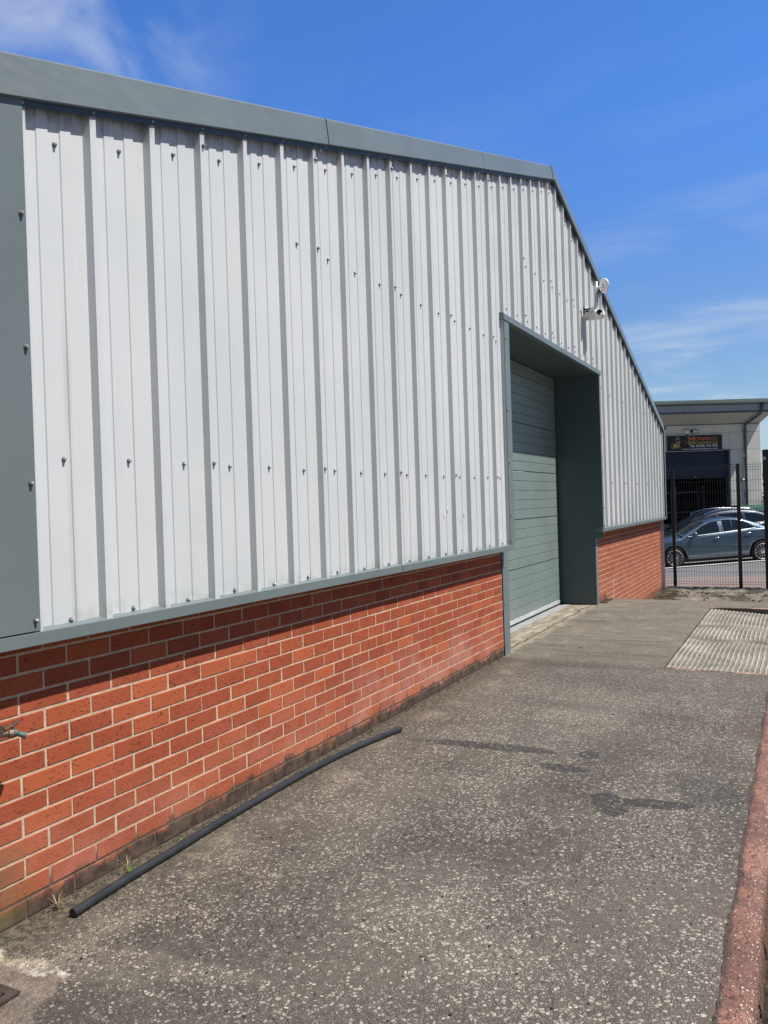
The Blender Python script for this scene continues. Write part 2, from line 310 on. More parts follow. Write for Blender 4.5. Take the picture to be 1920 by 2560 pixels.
def mat_kerb():
    t = NT('red painted kerb'); x, y, z = t.xyz(); f = t.noise(34, 6, 0.7); g = t.noise(3.4, 6, 0.6)
    jit = t.n.new('ShaderNodeVectorMath'); jit.operation = 'ADD'; t.l.new(t.pos, jit.inputs[0])
    cj = t.n.new('ShaderNodeCombineXYZ'); t.l.new(t.math('MULTIPLY', t.noise(40, 2), 0.016), cj.inputs[0]); t.l.new(t.math('MULTIPLY', f, 0.016), cj.inputs[1]); t.l.new(cj.outputs[0], jit.inputs[1])
    v = t.voro(74, jit.outputs[0]); a = t.n.new('ShaderNodeSeparateColor'); t.l.new(v.outputs['Color'], a.inputs[0]); a = a.outputs
    v2 = t.voro(140, jit.outputs[0]); b = t.n.new('ShaderNodeSeparateColor'); t.l.new(v2.outputs['Color'], b.inputs[0]); b = b.outputs
    outer = t.mapr(y, 0.225, 0.165)
    base = t.mix(t.mapr(g, 0.35, 0.65), (0.180, 0.098, 0.080), (0.42, 0.215, 0.155))
    base = t.mix(t.mapr(f, 0.4, 0.65, 0, 0.6), base, (0.12, 0.075, 0.062))
    st2 = t.math('MULTIPLY', t.mapr(v2.outputs['Distance'], 0.28, 0.46, 1, 0), t.mapr(b[0], 0.35, 0.45))
    c = t.mix(t.math('MULTIPLY', st2, 0.8), base, t.mix(b[2], (0.15, 0.078, 0.064), (0.46, 0.245, 0.19)))
    st = t.math('MULTIPLY', t.mapr(v.outputs['Distance'], 0.26, 0.46, 1, 0), t.mapr(t.math('ADD', a[0], t.math('MULTIPLY', outer, 0.42)), 0.42, 0.52))
    c = t.mix(t.math('MULTIPLY', st, 0.9), c, t.mix(t.math('POWER', a[1], t.mapr(outer, 0, 1, 2.2, 0.8)), (0.20, 0.10, 0.08), (0.80, 0.62, 0.50)))
    c = t.mix(t.mapr(t.math('ADD', y, t.math('MULTIPLY', t.noise(7, 5), 0.05)), 0.262, 0.280, 0, 0.8), c, (0.085, 0.074, 0.066))
    c = t.mix(t.mapr(z, -0.012, -0.045, 0, 0.8), c, t.mix(t.mapr(f, 0.35, 0.65), (0.085, 0.055, 0.038), (0.20, 0.115, 0.075)))
    t.bump(t.math('ADD', t.math('ADD', st, t.math('MULTIPLY', st2, 0.5)), f), 0.9, 0.010)
    return t.out(c, 0.88, 0, 0.2)

def mat_soil():
    t = NT('dark soil'); f = t.noise(28, 6, 0.7)
    c = t.mix(t.mapr(f, 0.3, 0.7), (0.030, 0.024, 0.017), (0.115, 0.090, 0.064)); t.bump(f, 1.0, 0.03)
    return t.out(c, 0.95, 0, 0.1)

def mat_metal(name, col, rough): 
    t = NT(name); return t.out(t.mix(t.noise(30, 3), tuple(c*0.8 for c in col), col), rough, 1.0)
def mat_plain(name, col, rough=0.5, metal=0.0, spec=0.5, var=0.1, coat=None):
    t = NT(name); return t.out(t.mix(t.mapr(t.noise(8, 4), 0.3, 0.7), tuple(c*(1-var) for c in col), tuple(min(1, c*(1+var)) for c in col)), rough, metal, spec, coat)
def mat_paint(name, col, metal=0.55):
    t = NT(name); return t.out(t.mix(t.mapr(t.noise(300, 2), 0.3, 0.7), tuple(c*0.88 for c in col), col), 0.32, metal, 0.5, 1.0)

M = dict(
 clad=mat_cladding(), trim=mat_trim(), door=mat_trim('sage green door paint', (0.200, 0.258, 0.240)), brick=mat_brick(), mortar=mat_mortar(), yard=mat_yard(),
 filler=painted('dark filler strip', (0.060, 0.085, 0.105), 0.5), roof=painted('roof sheet', (0.20, 0.24, 0.24), 0.5),
 dark=mat_plain('dark void', (0.012, 0.014, 0.016), 0.9, 0, 0.1), alu=painted('aluminium strip', (0.52, 0.55, 0.56), 0.4),
 rubber=mat_plain('black rubber', (0.018, 0.018, 0.019), 0.7, 0, 0.3), pipe=mat_plain('black plastic pipe', (0.030, 0.032, 0.035), 0.38, 0, 0.5, 0.25),
 reveal=mat_trim('shade darkened trim lining', (0.078, 0.112, 0.122)),  # trim paint darkened, the shade of the recess put into its colour
 sill=mat_concrete('worn steel threshold', (0.25, 0.26, 0.27), (0.36, 0.36, 0.36), 3, 0, 0.002),
 bolt=mat_plain('grey bolt cap', (0.34, 0.35, 0.36), 0.4, 0.2), washer=mat_plain('dark washer', (0.10, 0.105, 0.11), 0.5), clip=mat_metal('weathered brass', (0.30, 0.24, 0.17), 0.55),
 verdigris=mat_plain('verdigris brass', (0.10, 0.150, 0.138), 0.6, 0.2, 0.5, 0.3), copper=mat_metal('dull copper', (0.36, 0.27, 0.21), 0.5),
 ramp=mat_ramp(), kerb=mat_kerb(), soil=mat_soil(), edge=mat_concrete('pink ramp edging', (0.30, 0.185, 0.14), (0.56, 0.36, 0.28), 14, 0.8),
 iron=mat_plain('rusty iron', (0.075, 0.058, 0.048), 0.8, 0.3, 0.3, 0.35),
 lower=mat_concrete('mossy paving', (0.135, 0.118, 0.092), (0.285, 0.250, 0.200), 1.6, 0.85, 0.02),
 pave=mat_concrete('pinkish pavement', (0.235, 0.178, 0.152), (0.290, 0.222, 0.192), 1.2), road=mat_concrete('grey road', (0.168, 0.165, 0.160), (0.215, 0.212, 0.205), 0.8),
 white=mat_plain('white plastic', (0.80, 0.80, 0.79), 0.35, 0, 0.5, 0.03), paint=mat_plain('white road paint', (0.72, 0.71, 0.68), 0.8),
 galv=mat_metal('galvanised steel', (0.62, 0.63, 0.66), 0.42), black=mat_plain('black plastic', (0.012, 0.012, 0.013), 0.3), glassdark=mat_plain('black lens', (0.006, 0.006, 0.008), 0.06, 0, 0.6),
 post=mat_plain('black fence coating', (0.010, 0.011, 0.013), 0.42, 0, 0.5), shutter=painted('navy shutter', (0.026, 0.045, 0.085), 0.5),
 panel=painted('pale panel', (0.70, 0.69, 0.63), 0.5, 0.05), soffit=painted('pale soffit', (0.47, 0.45, 0.40), 0.6, 0.05), fascia=painted('blue grey fascia', (0.36, 0.39, 0.42), 0.5, 0.05),
 slate=painted('slate trim', (0.085, 0.115, 0.140), 0.45), gutter=painted('green gutter', (0.26, 0.34, 0.29), 0.45),
 sign=mat_plain('black sign face', (0.008, 0.008, 0.012), 0.3), orange=mat_plain('orange lettering', (0.58, 0.17, 0.075), 0.5), yellow=mat_plain('yellow lettering', (0.50, 0.44, 0.09), 0.5),
 wingor=mat_plain('amber wing', (0.62, 0.36, 0.05), 0.5), wingpale=mat_plain('pale wing edge', (0.50, 0.47, 0.36), 0.5), lettering=mat_plain('white lettering', (0.82, 0.83, 0.86), 0.5, 0, 0.5, 0.02),
 silver=mat_paint('silver blue car paint', (0.080, 0.130, 0.178)), navy=mat_paint('dark navy car paint', (0.020, 0.032, 0.060), 0.3),
 cglass=mat_plain('tinted car glass', (0.012, 0.020, 0.026), 0.05, 0, 0.8), chrome=mat_metal('chrome', (0.88, 0.89, 0.9), 0.16), rim=mat_metal('alloy rim', (0.78, 0.79, 0.80), 0.32),
 tyre=mat_plain('tyre rubber', (0.014, 0.014, 0.015), 0.75, 0, 0.3), lampred=mat_plain('red lamp', (0.35, 0.02, 0.02), 0.2), lampclear=mat_plain('clear lamp', (0.6, 0.62, 0.65), 0.12),
 bingreen=mat_plain('green bin lid', (0.030, 0.125, 0.070), 0.45), binbody=mat_plain('grey bin body', (0.25, 0.26, 0.32), 0.45),
 card=mat_plain('cardboard', (0.34, 0.25, 0.16), 0.9), drum=mat_plain('pale tub', (0.42, 0.44, 0.48), 0.5),
 leaf=mat_plain('weed leaf', (0.075, 0.14, 0.025), 0.6, 0, 0.3, 0.4), straw=mat_plain('dry straw', (0.42, 0.34, 0.20), 0.8), moss=mat_plain('moss', (0.058, 0.050, 0.032), 0.95, 0, 0.1, 0.5),
 grit=mat_plain('dark grit', (0.075, 0.062, 0.050), 0.9, 0, 0.2, 0.6), hedge=mat_plain('hedge leaf', (0.045, 0.075, 0.022), 0.6, 0, 0.3, 0.4), bark=mat_plain('bark', (0.10, 0.075, 0.055), 0.9), farbrick=mat_plain('far brick', (0.30, 0.12, 0.08), 0.9), farroof=mat_plain('far slate roof', (0.12, 0.11, 0.14), 0.8),
)

# ------------------------------------------------------------------ object helpers
def link(name, bm, mats, parent=None, smooth=False):
    me = bpy.data.meshes.new(name); bm.normal_update(); bm.to_mesh(me); bm.free()
    for x in (mats if isinstance(mats, (list, tuple)) else [mats]): me.materials.append(x)
    if smooth:
        for p in me.polygons: p.use_smooth = True
    o = bpy.data.objects.new(name, me); C.objects.link(o)
    if parent is not None: o.parent = parent
    return o
def tag(o, label, cat, group=None):
    o['label'] = label; o['category'] = cat
    if group: o['group'] = group
    return o
def thing(name, label, cat, loc=(0, 0, 0), group=None, mat=None):
    o = bpy.data.objects.new(name, None); C.objects.link(o); o.empty_display_size = 0.2
    if mat is not None: o.matrix_world = mat
    else: o.location = loc
    return tag(o, label, cat, group)
def struct(o): o['kind'] = 'structure'; return o
def vs(bm, pts): return [bm.verts.new(p) for p in pts]
def face(bm, pts, mi=0):
    f = bm.faces.new(vs(bm, pts)); f.material_index = mi; return f
def box(bm, a, b, mi=0):
    (x0, y0, z0), (x1, y1, z1) = a, b
    v = vs(bm, [(x0, y0, z0), (x1, y0, z0), (x1, y1, z0), (x0, y1, z0), (x0, y0, z1), (x1, y0, z1), (x1, y1, z1), (x0, y1, z1)])
    for q in ((3, 2, 1, 0), (4, 5, 6, 7), (0, 1, 5, 4), (1, 2, 6, 5), (2, 3, 7, 6), (3, 0, 4, 7)):
        f = bm.faces.new([v[i] for i in q]); f.material_index = mi
    return v
def sweep(bm, prof, path, closed=True, caps=True, mi=0):
    # prof: list of 3D offsets; path: list of 3D points
    rings = [vs(bm, [Vector(p)+Vector(o) for o in prof]) for p in path]
    n = len(prof)
    for a, b in zip(rings, rings[1:]):
        for i in range(n if closed else n-1):
            f = bm.faces.new((a[i], a[(i+1) % n], b[(i+1) % n], b[i])); f.material_index = mi
    if caps and closed:
        bm.faces.new(rings[0][::-1]).material_index = mi; bm.faces.new(rings[-1]).material_index = mi
def tube(bm, pts, r, n=12, caps=True, mi=0):
    pts = [Vector(p) for p in pts]; rr = r if isinstance(r, (list, tuple)) else [r]*len(pts)
    rings = []; prev = None
    for i, p in enumerate(pts):
        t = (pts[min(i+1, len(pts)-1)]-pts[max(i-1, 0)]).normalized()
        ref = prev if prev is not None else (Vector((0, 0, 1)) if abs(t.z) < 0.9 else Vector((1, 0, 0)))
        u = (ref - t*ref.dot(t)).normalized(); v = t.cross(u); prev = u
        rings.append(vs(bm, [p + (u*math.cos(2*math.pi*k/n)+v*math.sin(2*math.pi*k/n))*rr[i] for k in range(n)]))
    for a, b in zip(rings, rings[1:]):
        for k in range(n): bm.faces.new((a[k], a[(k+1) % n], b[(k+1) % n], b[k])).material_index = mi
    if caps: bm.faces.new(rings[0][::-1]).material_index = mi; bm.faces.new(rings[-1]).material_index = mi
def lathe(bm, o, ax, prof, n=20, mi=0, cap=True):
    # prof: (distance along axis, radius)
    o = Vector(o); ax = Vector(ax).normalized(); ref = Vector((0, 0, 1)) if abs(ax.z) < 0.9 else Vector((1, 0, 0))
    u = (ref-ax*ref.dot(ax)).normalized(); v = ax.cross(u); rings = []
    for d, r in prof:
        rings.append(vs(bm, [o+ax*d+(u*math.cos(2*math.pi*k/n)+v*math.sin(2*math.pi*k/n))*max(r, 1e-5) for k in range(n)]))
    for a, b in zip(rings, rings[1:]):
        for k in range(n): bm.faces.new((a[k], a[(k+1) % n], b[(k+1) % n], b[k])).material_index = mi
    if cap and prof[0][1] > 1e-4: bm.faces.new(rings[0][::-1]).material_index = mi
    if cap and prof[-1][1] > 1e-4: bm.faces.new(rings[-1]).material_index = mi

# ------------------------------------------------------------------ the ground
YB = 2.576                                   # outer face of the brickwork
def slope(t, a, b): t = max(0, min(1, (t-a)/(b-a))); return t*t*(3-2*t)
def low_z(x, y):
    yy = max(-7.0, min(5.0, y))
    return -0.45 - 0.0184*max(0, min(x, 60)-17.8) - 0.0613*(yy-1.5)*slope(x, 17.8, 23.5)
bm = bmesh.new()                             # yard slab with its far edge
rects = [(-8, 0.245, 7.3, 2.60), (7.3, 1.1, 11.45, 2.60), (7.44, 2.60, 11.46, 3.16), (11.45, -9, 12.2, 2.60)]
for (x0, y0, x1, y1) in rects: face(bm, [(x0, y0, 0), (x1, y0, 0), (x1, y1, 0), (x0, y1, 0)])
face(bm, [(12.2, -9, 0), (12.2, -9, -0.6), (12.2, 2.6, -0.6), (12.2, 2.6, 0)])
face(bm, [(11.45, 1.1, 0), (11.45, 1.1, -0.7), (11.45, -9, -0.7), (11.45, -9, 0)])
struct(link('yard', bm, M['yard']))
def ground_sheet(name, xs, ys, mat, dz=0.0, bumps=0.0):
    bm = bmesh.new(); g = [[bm.verts.new((x, y, low_z(x, y)+dz+(rnd.uniform(-bumps, bumps) if bumps else 0))) for y in ys] for x in xs]
    for i in range(len(xs)-1):
        for j in range(len(ys)-1): bm.faces.new((g[i][j], g[i+1][j], g[i+1][j+1], g[i][j+1]))
    return struct(link(name, bm, mat, smooth=True))
def fr(a, b, n): return [a+(b-a)*i/n for i in range(n+1)]
ground_sheet('lower_yard', fr(12.2, 17.86, 60), fr(-9, 2.575, 100), M['lower'], 0, 0.012)
ground_sheet('pavement', fr(17.86, 21.6, 14), fr(-30, 30, 120), M['pave'], 0.0)
ground_sheet('road', fr(21.6, 60, 60)+[100, 250, 900], [-900, -200, -60]+fr(-30, 30, 90)+[60, 200, 900], M['road'], 0.0)
bm = bmesh.new()
face(bm, [(-900, -900, -1.9), (12.2, -900, -1.9), (12.2, 900, -1.9), (-900, 900, -1.9)])
struct(link('ground', bm, M['road']))
# mossy haunch of concrete the fence stands on
bm = bmesh.new(); rows = []
prof = [(17.25, -0.452), (17.42, -0.43), (17.6, -0.40), (17.72, -0.405), (17.86, -0.41), (17.9, -0.47)]
for j in range(121):
    y = -9+11.55*j/120
    rows.append(vs(bm, [(px+rnd.uniform(-.012, .012)*(0.2 < k < 4), y, pz+rnd.uniform(-.014, .014)*(0 < k < 5)) for k, (px, pz) in enumerate(prof)]))
for a, b in zip(rows, rows[1:]):
    for k in range(len(prof)-1): bm.faces.new((a[k], a[k+1], b[k+1], b[k]))
struct(link('concrete_haunch', bm, M['lower'], smooth=True))
# ramp: ridges run away from the camera, the slab falls away to the right
bm = bmesh.new(); col = bm.loops.layers.color.new('tint')
nx, ny = 170, 430; g = []; hv = {}
ph = [rnd.uniform(-1, 1) for _ in range(200)]
def rz(i, j):
    x = 7.34+4.10*i/nx; y = 1.099-3.0*j/ny
    wav = 0.003*math.sin(x*5.1+y*4)+0.002*math.sin(x*17+y*9)+0.0015*math.sin(x*41+y*23)
    k = ((1.099-y+wav)/0.043) % 1.0
    h = max(0, 1-abs(k-0.5)/0.30); h = h*h*(3-2*h)
    worn = 0.90+0.10*math.sin(x*3.3+y*2.1)*math.sin(x*1.7-y*4+1)
    brk = 0.55 if (8.95 < x+0.1*math.sin(y*9) < 9.12 or 9.9 < x+.1*math.sin(y*7) < 10.05) and y > 0.3 else 1
    h *= worn*brk*rnd.uniform(0.8, 1.1)
    drop = 0.085*max(0, (1.099-y))*(0.25+0.75*(x-7.3)/4.1)
    return (x, y, -0.011-drop+0.014*h), h
for i in range(nx+1):
    row = []
    for j in range(ny+1):
        p, h = rz(i, j); v = bm.verts.new(p); hv[v] = h; row.append(v)
    g.append(row)
for i in range(nx):
    for j in range(ny):
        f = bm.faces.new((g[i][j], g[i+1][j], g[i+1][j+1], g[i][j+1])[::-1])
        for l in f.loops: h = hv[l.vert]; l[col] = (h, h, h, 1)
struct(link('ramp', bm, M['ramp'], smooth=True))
bm = bmesh.new()
pr = [(7.285, 0), (7.30, 0.006), (7.335, 0.005), (7.345, -0.05)]
rows = [vs(bm, [(px+0.01*math.sin(j*0.7), 1.11-0.06*j, pz+rnd.uniform(-.002, .002)-0.012*j/35) for px, pz in pr]) for j in range(36)]
for a, b in zip(rows, rows[1:]):
    for k in range(3): bm.faces.new((a[k], a[k+1], b[k+1], b[k])[::-1])
rows = [vs(bm, [(11.43+0.008*math.sin(j), 1.11-0.06*j, 0.002), (11.455, 1.11-0.06*j, 0.006+rnd.uniform(-.003, .003)), (11.49, 1.11-0.06*j, 0.001)]) for j in range(36)]
for a, b in zip(rows, rows[1:]):
    for k in range(2): bm.faces.new((a[k], a[k+1], b[k+1], b[k])[::-1])
struct(link('ramp_edging', bm, M['edge']))
# kerb and the soil behind it
bm = bmesh.new(); rows = []
for i in range(420):
    x = -3+10.2*i/419; jn = 0.012 if (i % 38) < 1 else 0; s1 = 0.006*math.sin(x*9)+rnd.uniform(-.004, .004); s2 = 0.006*math.sin(x*4+1)+rnd.uniform(-.007, .007)
    rows.append(vs(bm, [(x, 0.272+s1, -0.006), (x, 0.262+s1, 0.0009), (x, 0.215, 0.006-jn+rnd.uniform(-.002, .002)), (x, 0.182+s2*.3, 0.003-jn+rnd.uniform(-.002, .002)), (x, 0.162+s2*.5, -0.014-jn), (x, 0.150+s2*.5, -0.045), (x, 0.140+s2*.5, -0.16)]))
for a, b in zip(rows, rows[1:]):
    for k in range(6): bm.faces.new((a[k], a[k+1], b[k+1], b[k])[::-1])
struct(link('kerb', bm, M['kerb'], smooth=True))
bm = bmesh.new(); gx = fr(-3, 7.3, 180); gy = fr(-1.2, 0.16, 40); g = [[bm.verts.new((x, y, -0.115+rnd.uniform(-.018, .018)+0.02*math.sin(x*5)*math.sin(y*9))) for y in gy] for x in gx]
for i in range(180):
    for j in range(40): bm.faces.new((g[i][j], g[i+1][j], g[i+1][j+1], g[i][j+1]))
struct(link('soil', bm, M['soil'], smooth=True))
# white bay line painted along the road, beside the silver car
e1 = Vector((1.249, -2.428, 0)).normalized(); e2 = Vector((-e1.y, e1.x, 0))
bm = bmesh.new(); base = Vector((26.604, 3.548, 0))-e2*0.28-e1*2.5; rows = []
for i in range(40):
    p = base+e1*(i*0.2); q = p-e2*0.30
    rows.append(vs(bm, [(p.x, p.y, low_z(p.x, p.y)+0.03), (q.x, q.y, low_z(q.x, q.y)+0.03)]))
for a, b in zip(rows, rows[1:]): bm.faces.new((a[0], b[0], b[1], a[1]))
struct(link('bay_line', bm, M['paint']))

# ------------------------------------------------------------------ industrial unit
YT, YC, YV = 2.487, 2.4535, 2.430             # trough, crown and verge planes
AX, AZ, SL = 9.27, 5.315, 0.300              # apex of the verge, its slope
XL, XR = 1.36, 17.24
def vtop(x): return AZ-SL*abs(x-AX)
unit = thing('industrial_unit', 'white ribbed steel industrial unit on a red brick base with a green recessed door', 'industrial unit', (AX, YB, 0))
def part(name, bm, mats, smooth=False):
    o = link(name, bm, mats, None, smooth); o.parent = unit; o.matrix_parent_inverse = Matrix.Translation((-AX, -YB, 0)); return o

def bricks(x0, x1, zlo, name):
    bm = bmesh.new(); col = bm.loops.layers.color.new('tint')
    ym = YB+0.0028
    f = face(bm, [(x0, ym, zlo), (x1, ym, zlo), (x1, ym, 1.06), (x0, ym, 1.06)], 1)
    face(bm, [(x1, ym, zlo), (x1, ym+0.3, zlo), (x1, ym+0.3, 1.06), (x1, ym, 1.06)], 1)
    k = -2
    while True:
        ztop = 0.980-0.075*k-0.005; zb = ztop-0.065
        if ztop < zlo+0.02: break
        off = 2.03+(0 if k % 2 == 0 else 0.1125); i0 = math.floor((x0-off)/0.225)-1
        for i in range(i0, i0+int((x1-x0)/0.225)+4):
            a = off+0.225*i+0.005+rnd.uniform(-.0015, .0015); b = a+0.215+rnd.uniform(-.002, .002)
            a = max(a, x0); b = min(b, x1)
            if b-a < 0.02: continue
            zt = min(ztop+rnd.uniform(-.001, .001), 1.058); zz = max(zb+rnd.uniform(-.001, .001), zlo)
            if zt-zz < 0.01: continue
            y = YB+rnd.uniform(-.001, .0012); tl = rnd.uniform(-.0008, .0008); e = 0.0018
            fr_ = vs(bm, [(a+e, y-tl, zz+e), (b-e, y+tl, zz+e), (b-e, y+tl, zt-e), (a+e, y-tl, zt-e)])
            bk = vs(bm, [(a, y+0.0018, zz), (b, y+0.0018, zz), (b, y+0.0018, zt), (a, y+0.0018, zt)])
            bb = vs(bm, [(a, ym+0.004, zz), (b, ym+0.004, zz), (b, ym+0.004, zt), (a, ym+0.004, zt)])
            c = (rnd.random(), rnd.random(), rnd.random(), 1); fs = [bm.faces.new(fr_)]
            for q in range(4):
                fs.append(bm.faces.new((fr_[q], bk[q], bk[(q+1) % 4], fr_[(q+1) % 4])))
                fs.append(bm.faces.new((bk[q], bb[q], bb[(q+1) % 4], bk[(q+1) % 4])))
            for f in fs:
                for l in f.loops: l[col] = c
        k += 1
    bmesh.ops.recalc_face_normals(bm, faces=bm.faces)
    return part(name, bm, [M['brick'], M['mortar']])
bricks(1.30, 7.44, -0.05, 'brick_wall'); bricks(11.52, 17.32, -0.62, 'brick_wall')

# cladding: ribs 30 mm proud at 0.3345 m, two shallow pads in every trough
prof = []
k = -4
while True:
    c = 2.365+0.3345*k
    if c > XR+0.4: break
    t_ = c+0.16725
    prof += [(c-0.0235, YT), (c-0.0155, YC), (c+0.0155, YC), (c+0.0235, YT)]
    for s_ in (-0.055, 0.055): prof += [(t_+s_-0.029, YT), (t_+s_-0.0258, YT-0.0050), (t_+s_+0.0245, YT-0.0050), (t_+s_+0.0255, YT-0.0036), (t_+s_+0.0265, YT-0.0042), (t_+s_+0.030, YT)]
    if k % 3 == 2: prof += [(c+0.0338, YT-0.0016), (c+0.0340, YT)]      # side lap of the sheets
    k += 1
prof.sort()
def clip(x0, x1):
    p = [(x, y) for x, y in prof if x0 < x < x1]
    def at(x):
        for (xa, ya), (xb, yb) in zip(prof, prof[1:]):
            if xa <= x <= xb: return ya+(yb-ya)*(x-xa)/(xb-xa)
        return YT
    return [(x0, at(x0))]+p+[(x1, at(x1))]
bm = bmesh.new()
for (x0, x1, zb) in ((XL, 7.42, 1.067), (7.42, 11.42, 3.225), (11.42, XR, 1.067)):
    pl = clip(x0, x1)
    ex = []
    for (a, b) in zip(pl, pl[1:]):
        ex.append(a)
        if a[0] < AX < b[0]: ex.append((AX, a[1]+(b[1]-a[1])*(AX-a[0])/(b[0]-a[0])))
    pl = ex+[pl[-1]]
    lo = vs(bm, [(x, y, zb) for x, y in pl]); hi = vs(bm, [(x, y, vtop(x)-0.05) for x, y in pl])
    for i in range(len(pl)-1): bm.faces.new((lo[i], lo[i+1], hi[i+1], hi[i]))
# the other three sides of the shed, plain sheet
ZE = vtop(17.2)-0.05
for x in (XL-0.02, XR+0.05): face(bm, [(x, YT+0.02, -0.6), (x, 26, -0.6), (x, 26, ZE), (x, YT+0.02, ZE)])
face(bm, [(XL, 26, -0.6), (XR, 26, -0.6), (XR, 26, ZE), (AX, 26, AZ-.05), (XL, 26, ZE)])
bmesh.ops.recalc_face_normals(bm, faces=bm.faces)
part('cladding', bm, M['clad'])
bm = bmesh.new()                             # dark soffit under the open rib ends and the inner back of the wall
face(bm, [(XL, YT+0.03, 1.04), (7.42, YT+0.03, 1.04), (7.42, YT+0.03, 1.2), (XL, YT+0.03, 1.2)])
part('backing', bm, M['dark']); bm = bmesh.new()
face(bm, [(11.46, YT+0.03, 1.04), (XR, YT+0.03, 1.04), (XR, YT+0.03, 1.2), (11.46, YT+0.03, 1.2)])
part('backing', bm, M['dark'])
# drip flashing above the brick
def drip(x0, x1, dy=0.0):
    bm = bmesh.new(); p = [(YB-0.01, 1.050), (YT+0.01, 1.083), (2.452-dy, 1.071), (2.449-dy, 1.068), (2.449-dy, 1.024), (2.456-dy, 1.020), (YB-0.01, 1.022)]
    sweep(bm, [(0, y, z) for y, z in p], [(x0, 0, 0), (x1, 0, 0)]); bmesh.ops.recalc_face_normals(bm, faces=bm.faces); part('drip_flashing', bm, M['trim'])
drip(1.30, 5.02); drip(5.022, 7.46, 0.0025); drip(11.36, 13.90); drip(13.902, 17.33, 0.0025)
# verge flashing
def verge(x0, x1, dy):
    bm = bmesh.new(); path = [(x0, 0, vtop(x0)), (x1, 0, vtop(x1))]; h = 0.158
    p = [(YV+0.016-dy, -0.010), (YV-dy, -h), (YV+0.014, -h-0.004), (YV+0.014, -h+0.012), (YV+0.004-dy, -h+0.006), (YV+0.021-dy, -0.014), (2.75, -0.004), (2.75, 0.004), (YV+0.026-dy, 0.0)]
    sweep(bm, [(0, y, z) for y, z in p], path); bmesh.ops.recalc_face_normals(bm, faces=bm.faces); part('verge_flashing', bm, M['trim'])
for i, (a, b) in enumerate(((1.10, 4.167), (4.173, 6.893), (6.907, AX), (AX, 12.0), (12.006, 14.7), (14.706, 17.20))): verge(a, b, 0.0025*(i % 2))
bm = bmesh.new()
for s_ in (-1, 1):
    sweep(bm, [(0, YV+0.010, -0.012), (0, YV-0.006, -0.162), (0, YV-0.001, -0.162), (0, YV+0.015, -0.012)], [(AX, 0, AZ), (AX+s_*0.06, 0, vtop(AX+0.06))])
    sweep(bm, [(0, YV+0.010, -0.012), (0, YV+0.016, 0.004), (0, 2.75, 0.012), (0, 2.75, 0.006)], [(AX, 0, AZ), (AX+s_*0.06, 0, vtop(AX+0.06))])
bmesh.ops.recalc_face_normals(bm, faces=bm.faces); part('ridge_cap', bm, M['trim'])
bm = bmesh.new()                             # dark profile filler strip below the verge lip
for (xa, xb) in ((XL, AX), (AX, XR)):
    sweep(bm, [(0, 2.449, -0.14), (0, 2.449, -0.186), (0, 2.453, -0.186), (0, 2.453, -0.14)], [(xa, 0, vtop(xa)), (xb, 0, vtop(xb))])
bmesh.ops.recalc_face_normals(bm, faces=bm.faces); part('filler_strip', bm, M['filler'])
bm = bmesh.new()                             # shed roof
sweep(bm, [(0, 2.5, -0.03), (0, 26.1, -0.03), (0, 26.1, -0.045), (0, 2.5, -0.045)], [(1.10, 0, vtop(1.10)), (AX, 0, AZ), (17.45, 0, vtop(17.45))])
bmesh.ops.recalc_face_normals(bm, faces=bm.faces); part('roof', bm, M['roof'])
# corner trims
bm = bmesh.new(); x0, x1 = XL-0.05, 2.029
sweep(bm, [(x0, 2.447, 0), (x1, 2.447, 0), (x1+.004, 2.452, 0), (x1+.004, 2.458, 0), (x0+.01, 2.458, 0), (x0+.01, 2.7, 0), (x0, 2.7, 0)], [(0, 0, 1.076), (0, 0, vtop(1.7)-0.20)])
v = bm.verts[:]
for q in v:
    if q.co.z > 2: q.co.z = vtop(q.co.x)-0.13
bmesh.ops.recalc_face_normals(bm, faces=bm.faces); part('corner_trim', bm, M['trim'])
bm = bmesh.new()
sweep(bm, [(17.19, 2.436, 0), (17.285, 2.436, 0), (17.285, 2.60, 0), (17.28, 2.60, 0), (17.28, 2.441, 0), (17.19, 2.441, 0)], [(0, 0, 1.03), (0, 0, 2.80)])
bmesh.ops.recalc_face_normals(bm, faces=bm.faces); part('corner_trim', bm, M['trim'])
bm = bmesh.new()
sweep(bm, [(17.45, 0, 2.84), (17.56, 0, 2.85), (17.57, 0, 2.94), (17.565, 0, 2.94), (17.555, 0, 2.855), (17.455, 0, 2.845), (17.455, 0, 2.87), (17.45, 0, 2.87)], [(0, 2.44, 0), (0, 26, 0)])
bmesh.ops.recalc_face_normals(bm, faces=bm.faces); part('eaves_gutter', bm, M['trim'])
# recessed doorway
def slab(name, a, b, mat=M['trim']):
    bm = bmesh.new(); box(bm, a, b); part(name, bm, mat)
DJ0, DJ1, DB = 7.50, 11.385, 3.07
slab('jamb_trim', (7.357, 2.449, 1.079), (DJ0, 2.455, 3.196)); slab('jamb_trim', (DJ1, 2.449, 1.06), (11.475, 2.455, 3.196))
slab('jamb_trim', (7.44, 2.566, -0.01), (7.61, 2.572, 1.019)); slab('jamb_trim', (11.40, 2.566, -0.01), (11.52, 2.572, 0.93))
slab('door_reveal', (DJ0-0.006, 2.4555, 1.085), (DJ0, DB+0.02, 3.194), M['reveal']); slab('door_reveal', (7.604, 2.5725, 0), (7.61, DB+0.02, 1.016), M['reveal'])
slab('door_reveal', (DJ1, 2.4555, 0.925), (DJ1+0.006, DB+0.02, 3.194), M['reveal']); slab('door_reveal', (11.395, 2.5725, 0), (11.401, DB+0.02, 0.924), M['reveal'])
slab('door_soffit', (7.40, 2.4555, 3.2), (11.42, DB+0.06, 3.206), M['reveal'])
